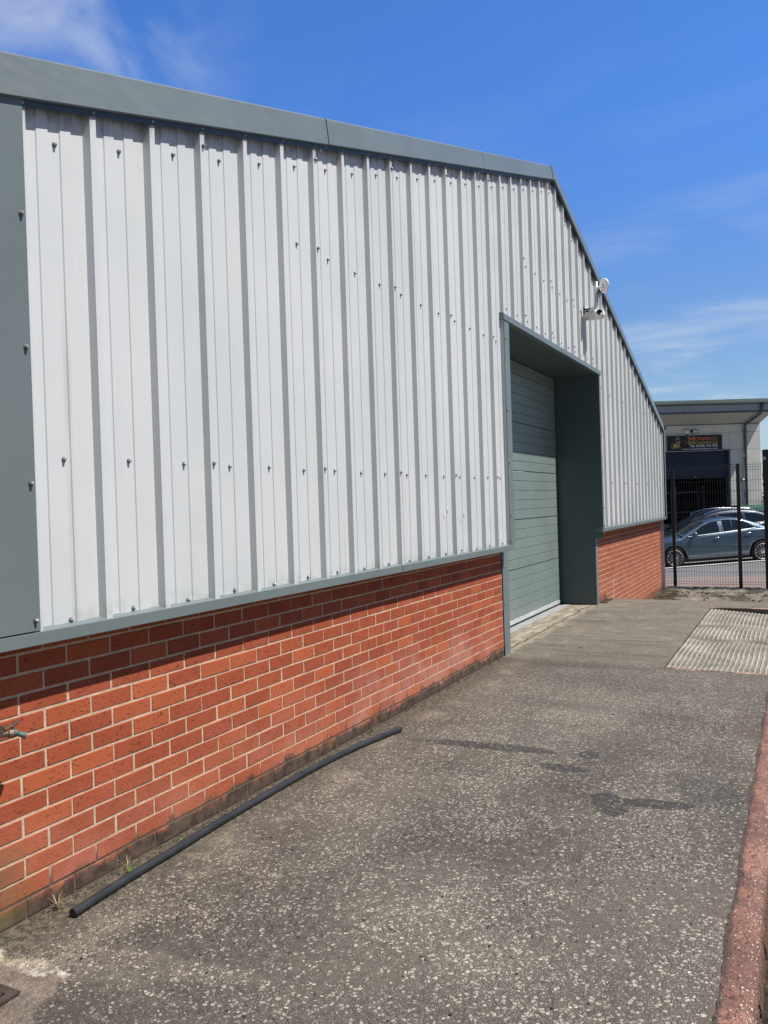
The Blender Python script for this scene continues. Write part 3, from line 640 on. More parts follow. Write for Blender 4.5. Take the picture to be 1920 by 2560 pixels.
bm = bmesh.new(); p = [(2.441, 3.196), (2.441, 3.252), (2.462, 3.262), (YT+.02, 3.27), (YT+.02, 3.198)]
for (a, b, d) in ((7.335, 9.40, 0), (9.403, 11.48, 0.002)): sweep(bm, [(0, y-d, z) for y, z in p], [(a, 0, 0), (b, 0, 0)])
bmesh.ops.recalc_face_normals(bm, faces=bm.faces); part('lintel_flashing', bm, M['trim'])
slab('dark_gap_plate', (7.40, DB+0.05, 0), (11.42, DB+0.07, 3.2), M['dark'])  # black plate added behind the door to draw the dark gap at its edge
# the sectional door: horizontal ribs, a stronger joint between sections
secs = []; z0 = 0.075
door_root = None
zz = z0; i = 0
while zz < 3.16:
    zt = min(zz+0.59, 3.19); bm = bmesh.new(); p = [(DB+0.03, zz), (DB, zz+0.004)]
    n = 5; st = (zt-zz)/n
    for q in range(1, n):
        zq = zz+st*q; p += [(DB, zq-0.007), (DB+0.008, zq-0.001), (DB+0.008, zq+0.001), (DB, zq+0.004)]
    p += [(DB, zt-0.004), (DB+0.03, zt-0.001)]
    sweep(bm, [(0, y, z) for y, z in p], [(7.45, 0, 0), (11.335, 0, 0)]); bmesh.ops.recalc_face_normals(bm, faces=bm.faces)
    o = part('door_panel', bm, M['door']); zz = zt+0.003; i += 1
slab('door_bottom_rail', (7.47, DB-0.006, 0.030), (11.335, DB+0.02, 0.074), M['alu']); slab('door_seal', (7.47, DB-0.002, 0.004), (11.335, DB+0.016, 0.030), M['rubber'])
slab('door_threshold', (7.46, DB-0.13, -0.02), (11.38, DB+0.05, 0.005), M['sill'])
bm = bmesh.new()                             # scraped paint along two section joints
for (xa, xb, z, th) in ((8.72, 9.9, 1.842, 0.005), (7.75, 9.05, 0.668, 0.003), (8.98, 9.08, 0.671, 0.010), (7.62, 11.2, 0.077, 0.004)):
    n = int((xb-xa)/0.04); a = vs(bm, [(xa+(xb-xa)*i/n, DB-0.0025, z+rnd.uniform(-.002, .002)) for i in range(n+1)]); b = vs(bm, [(xa+(xb-xa)*i/n, DB-0.0025, z+th*rnd.uniform(.5, 1.5)) for i in range(n+1)])
    for i in range(n): bm.faces.new((a[i], a[i+1], b[i+1], b[i]))
part('door_scuff', bm, M['white'])
# dents in two ribs: bright creased lips
for (x, z) in ((5.855, 1.43), (6.195, 1.39)):
    bm = bmesh.new(); lathe(bm, (x, YC+0.002, z), (0, -1, 0), [(0, 0.012), (0.004, 0.009), (0.006, 0.0)], 8)
    for q in bm.verts: q.co.z = z+(q.co.z-z)*2.4
    part('dent', bm, M['clad'], True)

# bolts: one mesh, copied; the 100 nearest are parts, the rest one piece
bmB = bmesh.new()
lathe(bmB, (0, 0, 0), (0, -1, 0), [(0, 0.0095), (0.0035, 0.0095), (0.0045, 0.0078)], 14, 1)
lathe(bmB, (0, -0.0045, 0), (0, -1, 0), [(0, 0.0066), (0.007, 0.0064), (0.0095, 0.0040), (0.0099, 0.0)], 8, 0)
me_b = bpy.data.meshes.new('bolt'); bmB.to_mesh(me_b); bmB.free(); me_b.materials.append(M['bolt']); me_b.materials.append(M['washer'])
for p_ in me_b.polygons: p_.use_smooth = False
pos = []
for k in range(46):
    x = 2.195+0.3345*k
    if x > 17.1: break
    inside = 7.36 < x < 11.46
    yb = YT-0.0003
    j = lambda: rnd.uniform(-.006, .006)
    if not inside:
        pos += [(x+j(), yb, 1.090+j())]
        if x < 7.4 or k % 3 == 0: pos.append((x+j(), yb, 1.70+j()))
    else: pos.append((x+j(), yb, 3.338+j()))
    zt = vtop(x)-0.30
    if 3.7 < x < 15.4 and not inside: pos.append((x+j(), yb, 2.968+j()))
    if 8.0 < x < 10.6: pos.append((x+j(), yb, 3.912+j()))
    pos.append((x+j(), yb, zt+j()))
for k in range(2, 45, 3):
    x = 2.365+0.3345*k+0.004
    if x > 17.1: break
    inside = 7.36 < x < 11.46
    for z in ((1.70, 2.975) if not inside else (3.36,))+(3.94,):
        if z > 3.9 and not 8.0 < x < 10.6 or 2.9 < z < 3.0 and not 3.7 < x < 15.4: continue
        pos.append((x, YC-0.0003, z+0.008))
    pos.append((x, YC-0.0003, vtop(x)-0.25))
for k in range(-1, 44):
    x = 2.365+0.3345*k
    if x < XR: pos.append((x, 2.4575, vtop(x)-0.172))
for z in (2.566, 2.091, 1.604, 1.114): pos.append((2.008, 2.4465, z))
for z in (3.02, 2.35, 1.85, 1.35, 1.11): pos += [(7.385, 2.4485, z), (11.45, 2.4485, z)]
for z in (0.86, 0.5, 0.1): pos += [(7.475, 2.5655, z), (11.495, 2.5655, z)]
pos.sort(key=lambda p: Vector(p).length)
for i, p in enumerate(pos[:100]):
    b = bpy.data.objects.new('bolt', me_b); C.objects.link(b); b.parent = unit; b.location = Vector(p)-Vector((AX, YB, 0)); b.rotation_euler = (rnd.uniform(-.08, .08), rnd.uniform(0, 1), rnd.uniform(-.08, .08))
bm = bmesh.new()
for p in pos[100:]:
    lathe(bm, p, (0, -1, 0), [(0, 0.0095), (0.0035, 0.0095), (0.0045, 0.0078)], 8, 1)
    lathe(bm, (p[0], p[1]-0.0045, p[2]), (0, -1, 0), [(0, 0.0072), (0.009, 0.0068), (0.0105, 0.0)], 6, 0)
part('bolts', bm, [M['bolt'], M['washer']])['kind'] = 'stuff'

# ------------------------------------------------------------------ things on and by the wall
tap = thing('garden_tap', 'old brass tap with verdigris spout on the brick wall', 'tap', (1.90, YB, 0.728))
bm = bmesh.new(); tube(bm, [(-0.16, -0.045, -0.045), (-0.06, -0.052, -0.012), (-0.02, -0.062, -0.002), (0.01, -0.075, 0.0)], 0.0095, 12); tube(bm, [(-0.16, 0.0, -0.05), (-0.16, -0.045, -0.045)], 0.0095, 12)
link('supply_pipe', bm, M['copper'], tap, True)
bm = bmesh.new(); lathe(bm, (0.0, -0.068, 0.0), (0.75, -0.62, -0.08), [(-0.012, 0.010), (-0.01, 0.0135), (0.008, 0.0135), (0.012, 0.011), (0.022, 0.012), (0.026, 0.0165), (0.04, 0.0165), (0.046, 0.012)], 14)
box(bm, (-0.012, -0.078, 0.008), (0.006, -0.062, 0.030)); box(bm, (-0.02, -0.082, -0.006), (0.0, -0.058, 0.013))
link('tap_body', bm, M['clip'], tap)
bm = bmesh.new(); d0 = Vector((0.036, -0.098, -0.002)); ax = Vector((0.75, -0.45, -0.42))
lathe(bm, d0, ax, [(-0.012, 0.0125), (0.0, 0.0125), (0.004, 0.0095), (0.026, 0.0095), (0.028, 0.0125), (0.034, 0.0130), (0.036, 0.010), (0.030, 0.007)], 16)
link('spout', bm, M['verdigris'], tap, True)
bm = bmesh.new(); lathe(bm, (0.026, -0.090, 0.006), (0.1, -0.2, 1), [(0, 0.008), (0.014, 0.006), (0.022, 0.005)], 10); tube(bm, [(0.004, -0.082, 0.018), (0.026, -0.092, 0.026), (0.050, -0.104, 0.044)], [0.004, 0.0055, 0.0042], 8)
link('lever', bm, M['clip'], tap)
bm = bmesh.new(); lathe(bm, (0.012, -0.012, -0.004), (0, -1, 0), [(-0.012, 0.018), (-0.006, 0.018), (-0.004, 0.008), (0.06, 0.008)], 12); link('wall_bracket', bm, M['copper'], tap)

pp = [(2.110, 2.428), (2.446, 2.452), (2.665, 2.458), (3.185, 2.481), (3.851, 2.482), (4.33, 2.447), (4.75, 2.372)]
pl = []
for i in range(49):
    u = i/48*(len(pp)-1); a = min(int(u), len(pp)-2); f_ = u-a; P = [pp[max(0, min(len(pp)-1, a+q))] for q in (-1, 0, 1, 2)]
    c_ = lambda q: 0.5*((2*P[1][q])+(-P[0][q]+P[2][q])*f_+(2*P[0][q]-5*P[1][q]+4*P[2][q]-P[3][q])*f_*f_+(-P[0][q]+3*P[1][q]-3*P[2][q]+P[3][q])*f_**3)
    pl.append((c_(0), c_(1), 0.019))
bm = bmesh.new(); tube(bm, pl, 0.0175, 20, caps=False); tube(bm, pl[:3], 0.0140, 20, caps=False); tube(bm, pl[-3:], 0.0140, 20, caps=False)
bm.verts.ensure_lookup_table()
for P in (pl[0], pl[-1]):
    d_ = Vector(pl[1])-Vector(pl[0]) if P == pl[0] else Vector(pl[-1])-Vector(pl[-2])
    d_.normalize(); lathe(bm, P, d_, [(0, 0.0140), (0.0002, 0.0175)], 20)
lathe(bm, Vector(pl[2]), Vector(pl[3])-Vector(pl[2]), [(0, 0.0139), (0.001, 0.0)], 20)
tag(link('plastic_pipe', bm, M['pipe'], None, True), 'long black plastic pipe lying on the ground along the brick wall', 'pipe')

dr = thing('drain_gully', 'rusty iron drain grate set in pale concrete at the corner of the wall', 'drain', (1.53, 2.36, 0.0))
bm = bmesh.new()
for a, b in (((-.17, -.16, .004), (.17, -.13, .012)), ((-.17, .13, .004), (.17, .16, .012)), ((-.17, -.13, .004), (-.14, .13, .012)), ((.14, -.13, .004), (.17, .13, .012))): box(bm, a, b)
link('grate_frame', bm, M['iron'], dr)
bm = bmesh.new()
for i in range(8): box(bm, (-.14, -.118+i*.031, .003), (.14, -.100+i*.031, .0105))
link('grate', bm, M['iron'], dr)
bm = bmesh.new(); face(bm, [(-.14, -.13, 0.0085-0.001), (.14, -.13, 0.0075), (.14, .13, 0.0075), (-.14, .13, 0.0075)]); link('gully_pit', bm, M['dark'], dr)

# camera and wireless dish above the door
sc = thing('security_camera', 'white turret security camera under the dish on the ribbed wall', 'security camera', (10.75, YC, 3.885))
ax = Vector((-0.10, -1, -0.03))
bm = bmesh.new(); lathe(bm, (0, 0, 0), ax, [(0.0, 0.066), (0.05, 0.066), (0.053, 0.070), (0.095, 0.070), (0.10, 0.066), (0.13, 0.060)], 28); link('mount', bm, M['white'], sc, True)
bm = bmesh.new(); o_ = Vector((-.012, -.135, -.004)); prof_ = [(-0.03, 0.060), (0.0, 0.064), (0.045, 0.064), (0.075, 0.058), (0.098, 0.042), (0.110, 0.022), (0.114, 0.0)]
lathe(bm, o_, Vector((0.05, -1, -0.22)), prof_, 28); link('turret', bm, M['white'], sc, True)
ld = Vector((-0.88, -0.40, -0.06)).normalized(); lo_ = o_+Vector((0.002, -0.028, 0.014))
bm = bmesh.new(); lathe(bm, lo_, ld, [(0.03, 0.044), (0.066, 0.044), (0.070, 0.040), (0.066, 0.036)], 24); link('lens_hood', bm, M['white'], sc, True)
bm = bmesh.new(); lathe(bm, lo_, ld, [(0.066, 0.0365), (0.069, 0.032), (0.071, 0.0)], 24); link('lens', bm, M['glassdark'], sc, True)

ds = thing('wireless_dish', 'white round wireless dish on a bent steel pole at the roof edge', 'dish antenna', (10.63, YC, 3.925))
bm = bmesh.new(); box(bm, (-0.03, -0.006, -0.05), (0.03, 0.0, 0.05)); box(bm, (-0.020, -0.075, 0.006), (0.020, -0.006, 0.020)); box(bm, (-0.020, -0.060, -0.020), (0.020, -0.006, -0.010)); link('wall_bracket', bm, M['post'], ds)
jp = [(0, -0.03, 0), (0, -0.095, 0)]+[(0, -0.095-0.08*math.sin(a), 0.08-0.08*math.cos(a)) for a in fr(0.2, math.pi/2, 7)]+[(0, -0.175, 0.15), (0, -0.172, 0.35)]
bm = bmesh.new(); tube(bm, jp, 0.0145, 16); link('pole', bm, M['galv'], ds, True)
bm = bmesh.new(); tube(bm, [(0.004, -0.172-0.0, 0.262), (-0.01, -0.19, 0.270), (-0.02, -0.225, 0.268), (-0.02, -0.242, 0.276)], 0.012, 12)
lathe(bm, (0, -0.172, 0.255), (0, 0, 1), [(0, 0.020), (0.03, 0.020)], 16); box(bm, (-0.016, -0.192, 0.25), (0.016, -0.165, 0.292)); link('clamp', bm, M['white'], ds, True)
nd = Vector((0.74, -0.66, 0.14)).normalized(); dc = Vector((0.02, -0.252, 0.290))
bm = bmesh.new(); lathe(bm, dc, nd, [(-0.012, 0.035), (-0.006, 0.060), (0.004, 0.088), (0.012, 0.094), (0.022, 0.095), (0.028, 0.088), (0.030, 0.0)], 40)
lathe(bm, dc-nd*0.03, nd, [(0, 0.022), (0.022, 0.030)], 20); link('dish', bm, M['white'], ds, True)
bm = bmesh.new(); cp = [(-.004, -.02, .018), (-.01, -.10, .020)]+[(-0.014, -0.095-0.064*math.sin(a), 0.088-0.064*math.cos(a)) for a in fr(0.3, math.pi/2, 6)]+[(-.015, -.162, .17), (-.016, -.172, .20), (-.006, -.20, .212), (.006, -.225, .216), (.012, -.235, .235)]
tube(bm, cp, 0.0042, 8)
for z in (0.105, 0.195): lathe(bm, (0, -0.174, z), (0, 0, 1), [(0, 0.017), (0.006, 0.017)], 12)
link('cable', bm, M['black'], ds, True)

# small weeds and dry stalks at the foot of the wall
def tuft(x, y, kind, label, n, hgt, mat):
    bm = bmesh.new()
    for _ in range(n):
        a = rnd.uniform(0, 6.28); r0 = rnd.uniform(0, .012); h = hgt*rnd.uniform(.5, 1); ln = rnd.uniform(.3, .9)*h; wd = rnd.uniform(.0012, .0022) if mat == 'straw' else rnd.uniform(.003, .006)
        pts = [(r0*math.cos(a)+ln*u*u*math.cos(a), r0*math.sin(a)+ln*u*u*math.sin(a), h*(u-0.35*u*u*(ln/h))) for u in (0, .35, .7, 1)]
        px, py = -math.sin(a), math.cos(a); L = []
        for q, (X, Y, Z) in enumerate(pts):
            ww = wd*(1-q/3.3) if mat == 'straw' else wd*(0.4, 1, .9, .15)[q]
            L.append(vs(bm, [(X-px*ww, Y-py*ww, Z), (X+px*ww, Y+py*ww, Z)]))
        for p_, q_ in zip(L, L[1:]): bm.faces.new((p_[0], p_[1], q_[1], q_[0]))
    o = link(kind, bm, M[mat]); o.location = (x, y, 0.001); tag(o, label, 'weed', 'weeds at the foot of the brick wall')
tuft(2.135, 2.535, 'dry_grass_tuft', 'pale dry grass tuft against the bottom brick near the pipe end', 26, 0.075, 'straw')
tuft(2.50, 2.54, 'dry_grass_tuft', 'thin straw stalks fallen on the dark bottom course above the pipe', 14, 0.07, 'straw')
tuft(2.47, 2.50, 'green_weed', 'small green weed between the black pipe and the wall, nearer the pipe end', 12, 0.028, 'leaf')
tuft(2.80, 2.505, 'green_weed', 'small bright green weed just behind the middle of the black pipe', 14, 0.035, 'leaf')
tuft(2.64, 0.10, 'green_weed', 'green weed in the soil beside the red kerb', 14, 0.05, 'leaf')
tuft(3.05, 0.09, 'green_weed', 'green sprig in the soil beside the kerb, farther along', 10, 0.05, 'leaf')
bm = bmesh.new()
for _ in range(420):
    x = 1.4+6.0*rnd.random()**0.9; y = 2.572-abs(rnd.gauss(0, .022)); s = rnd.uniform(.002, .006)
    lathe(bm, (x, y, -0.001), (rnd.uniform(-.3, .3), rnd.uniform(-.3, .3), 1), [(0, s*1.4), (s*.7, s), (s, 0)], 6)
for _ in range(160):
    x = rnd.uniform(11.6, 12.18); y = 2.57-abs(rnd.gauss(0, .03)); s = rnd.uniform(.003, .012)
    lathe(bm, (x, y, -0.001), (0, 0, 1), [(0, s*1.4), (s*.7, s), (s, 0)], 6)
for _ in range(500):
    x = rnd.uniform(15.3, 17.5); y = rnd.uniform(-.4, 2.55) if rnd.random() < .5 else 2.55-abs(rnd.gauss(0, .2)); s = rnd.uniform(.008, .032)
    lathe(bm, (x, y, low_z(x, y)-.004), (rnd.uniform(-.3, .3), rnd.uniform(-.3, .3), 1), [(0, s*1.5), (s*.5, s), (s*.7, 0)], 6)
mo = link('moss', bm, M['moss']); mo['kind'] = 'stuff'; mo['label'] = 'dark moss and grit along the foot of the wall'

bm = bmesh.new()
for _ in range(420):
    x = 1.9+9.5*rnd.random()**1.6; y = rnd.uniform(0.35, 2.5)
    if x > 7.2 and y < 1.15: continue
    s = rnd.uniform(.0022, .0055); lathe(bm, (x, y, 0.0), (rnd.uniform(-.5, .5), rnd.uniform(-.5, .5), 1), [(0, s*1.3), (s*.8, s*.9), (s*1.1, 0)], 5)
for _ in range(46):
    x = 2.2+8*rnd.random()**1.5; y = rnd.uniform(0.4, 2.5); a = rnd.uniform(0, 3.14); l_ = rnd.uniform(.010, .035)
    if x > 7.2 and y < 1.15: continue
    tube(bm, [(x, y, .003), (x+l_*.5*math.cos(a), y+l_*.5*math.sin(a), .005), (x+l_*math.cos(a+.3), y+l_*math.sin(a+.3), .003)], .0016, 5)
gr_ = link('grit', bm, M['grit']); gr_['kind'] = 'stuff'; gr_['label'] = 'loose grit and twigs scattered over the yard'

# ------------------------------------------------------------------ wire fence
FX = 17.8
fence = thing('mesh_fence', 'black welded wire mesh fence on square posts across the end of the yard', 'fence', (FX, 1.7, -0.41))
for y, ztop in ((2.382, 2.067), (1.127, 2.095), (-1.9, 2.09), (-4.4, 2.09)):
    bm = bmesh.new(); r = 0.032; x0, y0 = 0.0, y-1.7
    pr = [(-r, -r+.008), (-r+.008, -r), (r-.008, -r), (r, -r+.008), (r, r-.008), (r-.008, r), (-r+.008, r), (-r, r-.008)]
    sweep(bm, [(a, b, 0) for a, b in pr], [(0, y0, -0.06), (0, y0, ztop+0.41-0.02)])
    sweep(bm, [(a*.8, b*.8, 0) for a, b in pr], [(0, y0, ztop+0.39), (0, y0, ztop+0.41)])
    link('fence_post', bm, M['post'], fence)
def wire_panel(ya, yb):
    bm = bmesh.new(); n = int(round((yb-ya)/0.0502)); X = -0.045
    H = [(z, X) for z in (2.065, 1.752, 1.545, 1.052, 0.835, 0.628, 0.427, 0.17, -0.086)]
    folds = [(2.02, 1.96), (1.338, 1.25), (0.30, 0.24), (-0.291, -0.335)]
    zs = [(2.11, X), (2.065, X), (2.04, X-.012), (1.99, X-.03), (1.94, X), (1.36, X), (1.295, X-.03), (1.23, X), (0.33, X), (0.27, X-.03), (0.21, X), (-0.27, X), (-0.313, X-.03), (-0.355, X), (-0.40, X)]
    for i in range(n+1):
        y = ya+(yb-ya)*i/n-1.7; tube(bm, [(x, y, z+0.41) for z, x in zs], 0.0028, 5)
    for z, x in H+[(2.016, X-.02), (1.960, X-.015), (1.338, X-.008), (1.298, X-.034), (1.25, X-.008), (0.27, X-.034), (-0.291, X-.014), (-0.335, X-.014), (-0.391, X)]:
        tube(bm, [(x-.004, ya-1.7, z+0.41), (x-.004, yb-1.7, z+0.41)], 0.0032, 5)
    link('wire_panel', bm, M['post'], fence)
wire_panel(2.41, 2.56); wire_panel(1.16, 2.35); wire_panel(0.66, 1.095); wire_panel(-1.88, 0.54)
gp = thing('gate_post', 'tall thick black gate post at the right edge, taller than the fence', 'gate post', (FX, 0.615, -0.42))
bm = bmesh.new(); r = 0.058; pr = [(-r, -r+.01), (-r+.01, -r), (r-.01, -r), (r, -r+.01), (r, r-.01), (r-.01, r), (-r+.01, r), (-r, r-.01)]
sweep(bm, [(a, b, 0) for a, b in pr], [(0, 0, -0.1), (0, 0, 2.74)]); link('post', bm, M['post'], gp)
bm = bmesh.new(); sweep(bm, [(a*1.08, b*1.08, 0) for a, b in pr], [(0, 0, 2.74), (0, 0, 2.755)]); sweep(bm, [(a*.8, b*.8, 0) for a, b in pr], [(0, 0, 2.755), (0, 0, 2.765)]); link('cap', bm, M['post'], gp)
bm = bmesh.new(); box(bm, (-0.075, 0.0, 2.56), (-0.0585, 0.035, 2.62)); link('hinge_plate', bm, M['galv'], gp)
bm = bmesh.new(); tube(bm, [(-.064, 0.03, 0.9), (-.095, 0.03, 0.9), (-.095, 0.03, 1.15), (-.064, 0.03, 1.15)], 0.012, 8); box(bm, (-.07, 0.0, .85), (-.0585, 0.055, 1.2)); link('lock', bm, M['post'], gp)

# ------------------------------------------------------------------ the unit across the road
P0 = Vector((37.434, 3.736, 0.0)); th = R(30)
dr_, nr_ = Vector((math.sin(th), -math.cos(th), 0)), Vector((-math.cos(th), -math.sin(th), 0))
mt = Matrix((dr_*1.08, -nr_, Vector((0, 0, 1)))).transposed().to_4x4(); mt.translation = P0      # local x right, y into the building, z up
far = thing('workshop_building', 'pale panelled workshop with overhanging canopy and half open blue shutter', 'workshop', mat=mt)
def fpart(name, bm, mats, smooth=False, parent=far):
    bmesh.ops.recalc_face_normals(bm, faces=bm.faces); return link(name, bm, mats, parent, smooth)
def fbox(name, a, b, mat, parent=far):
    bm = bmesh.new(); box(bm, a, b); return fpart(name, bm, mat, parent=parent)
G = -1.25; SX0, SX1, ST = -3.35, 1.05, 3.37
def wallpanels():
    bm = bmesh.new(); xs_l, xs_r = -9.0, 2.36
    def pan(x0, x1, z0, z1): box(bm, (x0+.004, 0, z0+.006), (x1-.004, 0.08, z1-.006))
    pan(xs_l, 2.36, 4.15, 4.55)
    pan(SX1+.06, 2.36, 3.41, 4.15); pan(SX1+.06, 2.36, 1.62, 3.41); pan(SX1+.06, 2.36, G, 1.62)
    pan(xs_l, SX0-.06, 3.41, 4.15); pan(xs_l, SX0-.06, 1.62, 3.41); pan(xs_l, SX0-.06, G, 1.62)
    pan(SX0-.06, SX1+.06, ST+.05, 4.15)
    box(bm, (xs_l, 0.081, G), (SX0-.06, 0.15, 4.6)); box(bm, (SX1+.06, 0.081, G), (2.355, 0.15, 4.6)); box(bm, (SX0-.06, 0.081, ST+.05), (SX1+.06, 0.15, 4.6))
    box(bm, (2.28, 0.151, G), (2.355, 14, 4.6)); box(bm, (xs_l, 0.151, G), (xs_l+.08, 14, 4.6)); box(bm, (xs_l, 14, G), (2.355, 14.08, 4.6))
    fpart('wall', bm, M['panel'])
wallpanels()
# canopy: fascia, soffit, gutter, posts of trim
bm = bmesh.new()
for i in range(10): x0 = 2.33-1.17*(i+1); box(bm, (x0+.006, -1.2, 4.94), (x0+1.164, -1.14, 5.20))
fpart('fascia', bm, M['fascia'])
bm = bmesh.new()
for i in range(10):
    x0 = 2.33-1.17*(i+1); a, b = x0+.004, x0+1.166
    f0 = vs(bm, [(a, -1.13, 4.895), (b, -1.13, 4.895), (b, 0.0, 4.515), (a, 0.0, 4.515)]); f1 = vs(bm, [(a, -1.13, 4.93), (b, -1.13, 4.93), (b, 0.0, 4.55), (a, 0.0, 4.55)])
    bm.faces.new(f0); bm.faces.new(f1[::-1])
    for q in range(4): bm.faces.new((f0[q], f0[(q+1) % 4], f1[(q+1) % 4], f1[q]))
fpart('soffit', bm, M['soffit'])
bm = bmesh.new(); box(bm, (-9.2, -1.215, 4.87), (2.34, -1.131, 4.938)); box(bm, (-9.2, -1.23, 5.201), (2.36, -1.12, 5.235)); box(bm, (-9.2, -0.03, 4.49), (2.33, -0.002, 4.515))
fpart('canopy_trim', bm, M['slate'])
bm = bmesh.new(); sweep(bm, [(0, -1.42, 5.40), (0, -1.41, 5.30), (0, -1.35, 5.255), (0, -1.24, 5.25), (0, -1.18, 5.30), (0, -1.18, 5.40), (0, -1.20, 5.40), (0, -1.21, 5.31), (0, -1.26, 5.28), (0, -1.34, 5.28), (0, -1.385, 5.32), (0, -1.395, 5.40)], [(-9.3, 0, 0), (0.25, 0, 0)])
sweep(bm, [(0, -1.425, 5.405), (0, -1.415, 5.295), (0, -1.355, 5.25), (0, -1.24, 5.245), (0, -1.175, 5.30), (0, -1.175, 5.40), (0, -1.21, 5.40), (0, -1.21, 5.31), (0, -1.26, 5.28), (0, -1.34, 5.28), (0, -1.385, 5.32), (0, -1.395, 5.40)], [(0.252, 0, 0), (2.42, 0, 0)])
fpart('gutter', bm, M['gutter'])
bm = bmesh.new(); f0 = vs(bm, [(-9.3, -1.2, 5.36), (2.40, -1.2, 5.36), (2.40, 14, 6.6), (-9.3, 14, 6.6)]); f1 = vs(bm, [(-9.3, -1.2, 5.26), (2.40, -1.2, 5.26), (2.40, 14, 6.5), (-9.3, 14, 6.5)])
bm.faces.new(f0); bm.faces.new(f1)
for q in range(4): bm.faces.new((f0[q], f0[(q+1) % 4], f1[(q+1) % 4], f1[q]))
fpart('roof', bm, M['slate'])
bm = bmesh.new()                             # end wall of the canopy, a triangle of panel
f0 = vs(bm, [(2.335, -1.13, 4.90), (2.335, 0, 4.52), (2.335, 0, 5.3), (2.335, -1.13, 5.22)]); f1 = vs(bm, [(2.355, -1.13, 4.90), (2.355, 0, 4.52), (2.355, 0, 5.3), (2.355, -1.13, 5.22)])
bm.faces.new(f0); bm.faces.new(f1)
for q in range(4): bm.faces.new((f0[q], f0[(q+1) % 4], f1[(q+1) % 4], f1[q]))
fpart('canopy_end', bm, M['fascia'])
bm = bmesh.new(); tube(bm, [(1.84, -1.30, 5.25), (1.84, -1.27, 4.95), (1.82, -1.16, 4.80), (1.72, -0.14, 4.46), (1.715, -0.075, 4.40), (1.715, -0.075, 4.2), (1.715, -0.075, G+.1)], 0.052, 12)
dp = fpart('downpipe', bm, M['slate'], True)
bm = bmesh.new()
for z in (4.2, 3.0, 1.5, 0.2): box(bm, (1.64, -0.10, z), (1.79, -0.001, z+.035))
fpart('pipe_clip', bm, M['slate'], parent=dp)
bm = bmesh.new(); box(bm, (SX0-.06, -.02, ST), (SX1+.06, .10, ST+.05)); box(bm, (SX1, -.02, G), (SX1+.06, .30, ST)); box(bm, (SX0-.06, -.02, G), (SX0, .30, ST)); fpart('shutter_frame', bm, M['slate'])
bm = bmesh.new(); n = 16; p = []
for i in range(n):
    z0 = ST-0.005-(i+1)*0.069; p += [(0.145, z0+.001), (0.128, z0+.018), (0.122, z0+.034), (0.128, z0+.052), (0.145, z0+.068)]
p.sort(key=lambda q: -q[1]); lo_ = vs(bm, [(SX0, y, z) for y, z in p]); hi_ = vs(bm, [(SX1, y, z) for y, z in p])
for i in range(len(p)-1): bm.faces.new((lo_[i], lo_[i+1], hi_[i+1], hi_[i]))
sh = fpart('shutter', bm, M['shutter'])
fbox('bottom_bar', (SX0, 0.10, 2.225), (SX1, 0.17, 2.262), M['shutter'], sh); fbox('handle', (-0.36, 0.08, 2.262), (-0.24, 0.10, 2.285), M['alu'], sh)
bm = bmesh.new()
box(bm, (SX0-.3, 9.0, G), (SX1+.3, 9.1, 4.0)); box(bm, (SX0-.4, 0.31, G), (SX0-.3, 9.0, 4.0)); box(bm, (SX1+.3, 0.31, G), (SX1+.4, 9.0, 4.0)); box(bm, (SX0-.4, 0.31, 3.9), (SX1+.4, 9.1, 4.0))
fpart('interior', bm, M['dark'])
# goods inside the dark opening
def ft(name, label, cat, x, y, z, group=None):
    t_ = bpy.data.objects.new(name, None); C.objects.link(t_); t_.matrix_world = mt @ Matrix.Translation((x, y, z)); return tag(t_, label, cat, group)
rk = ft('storage_rack', 'dim storage rack inside the dark shutter opening', 'rack', -0.3, 2.2, G+.05)
bm = bmesh.new()
for x in (-1.4, 0, 1.2):
    for y in (0, .6): box(bm, (x-.03, y-.03, 0), (x+.03, y+.03, 3.1))
link('upright', bm, M['slate'], rk)
for z in (1.0, 1.9, 2.8): bm = bmesh.new(); box(bm, (-1.4, -.029, z), (1.2, .63, z+.06)); link('shelf', bm, M['slate'], rk)
for i, (x, z, s_, mt_, nm, lb) in enumerate(((-0.45, 1.06, .34, 'card', 'carton', 'small brown carton on the rack behind the shutter, left of the tubs'), (0.02, 1.06, .30, 'drum', 'tub', 'pale tub on the rack behind the shutter, left one'), (0.42, 1.06, .32, 'drum', 'tub', 'pale tub on the rack behind the shutter, right one'), (0.78, 1.06, .28, 'card', 'carton', 'brown carton at the right end of the rack behind the shutter'))):
    t_ = ft(nm, lb, nm, -0.3+x, 2.45, G+.05+z, 'goods on the rack'); bm = bmesh.new()
    if nm == 'tub':
        lathe(bm, (0, 0, 0), (0, 0, 1), [(0, s_*.42), (s_, s_*.5)], 16); link('tub_body', bm, M[mt_], t_, True)
        bm = bmesh.new(); lathe(bm, (0, 0, s_), (0, 0, 1), [(0, s_*.53), (.03, s_*.53)], 16); link('lid', bm, M['lettering'], t_)
    else:
        box(bm, (-s_*.6, -s_*.4, 0), (s_*.6, s_*.4, s_)); link('carton_body', bm, M[mt_], t_)
        bm = bmesh.new(); box(bm, (-s_*.6-.002, -.03, s_+.001), (s_*.6+.002, .03, s_+.004)); box(bm, (-.03, -s_*.4-.004, .02), (.03, -s_*.4-.001, s_*.9)); link('tape', bm, M['drum'], t_)

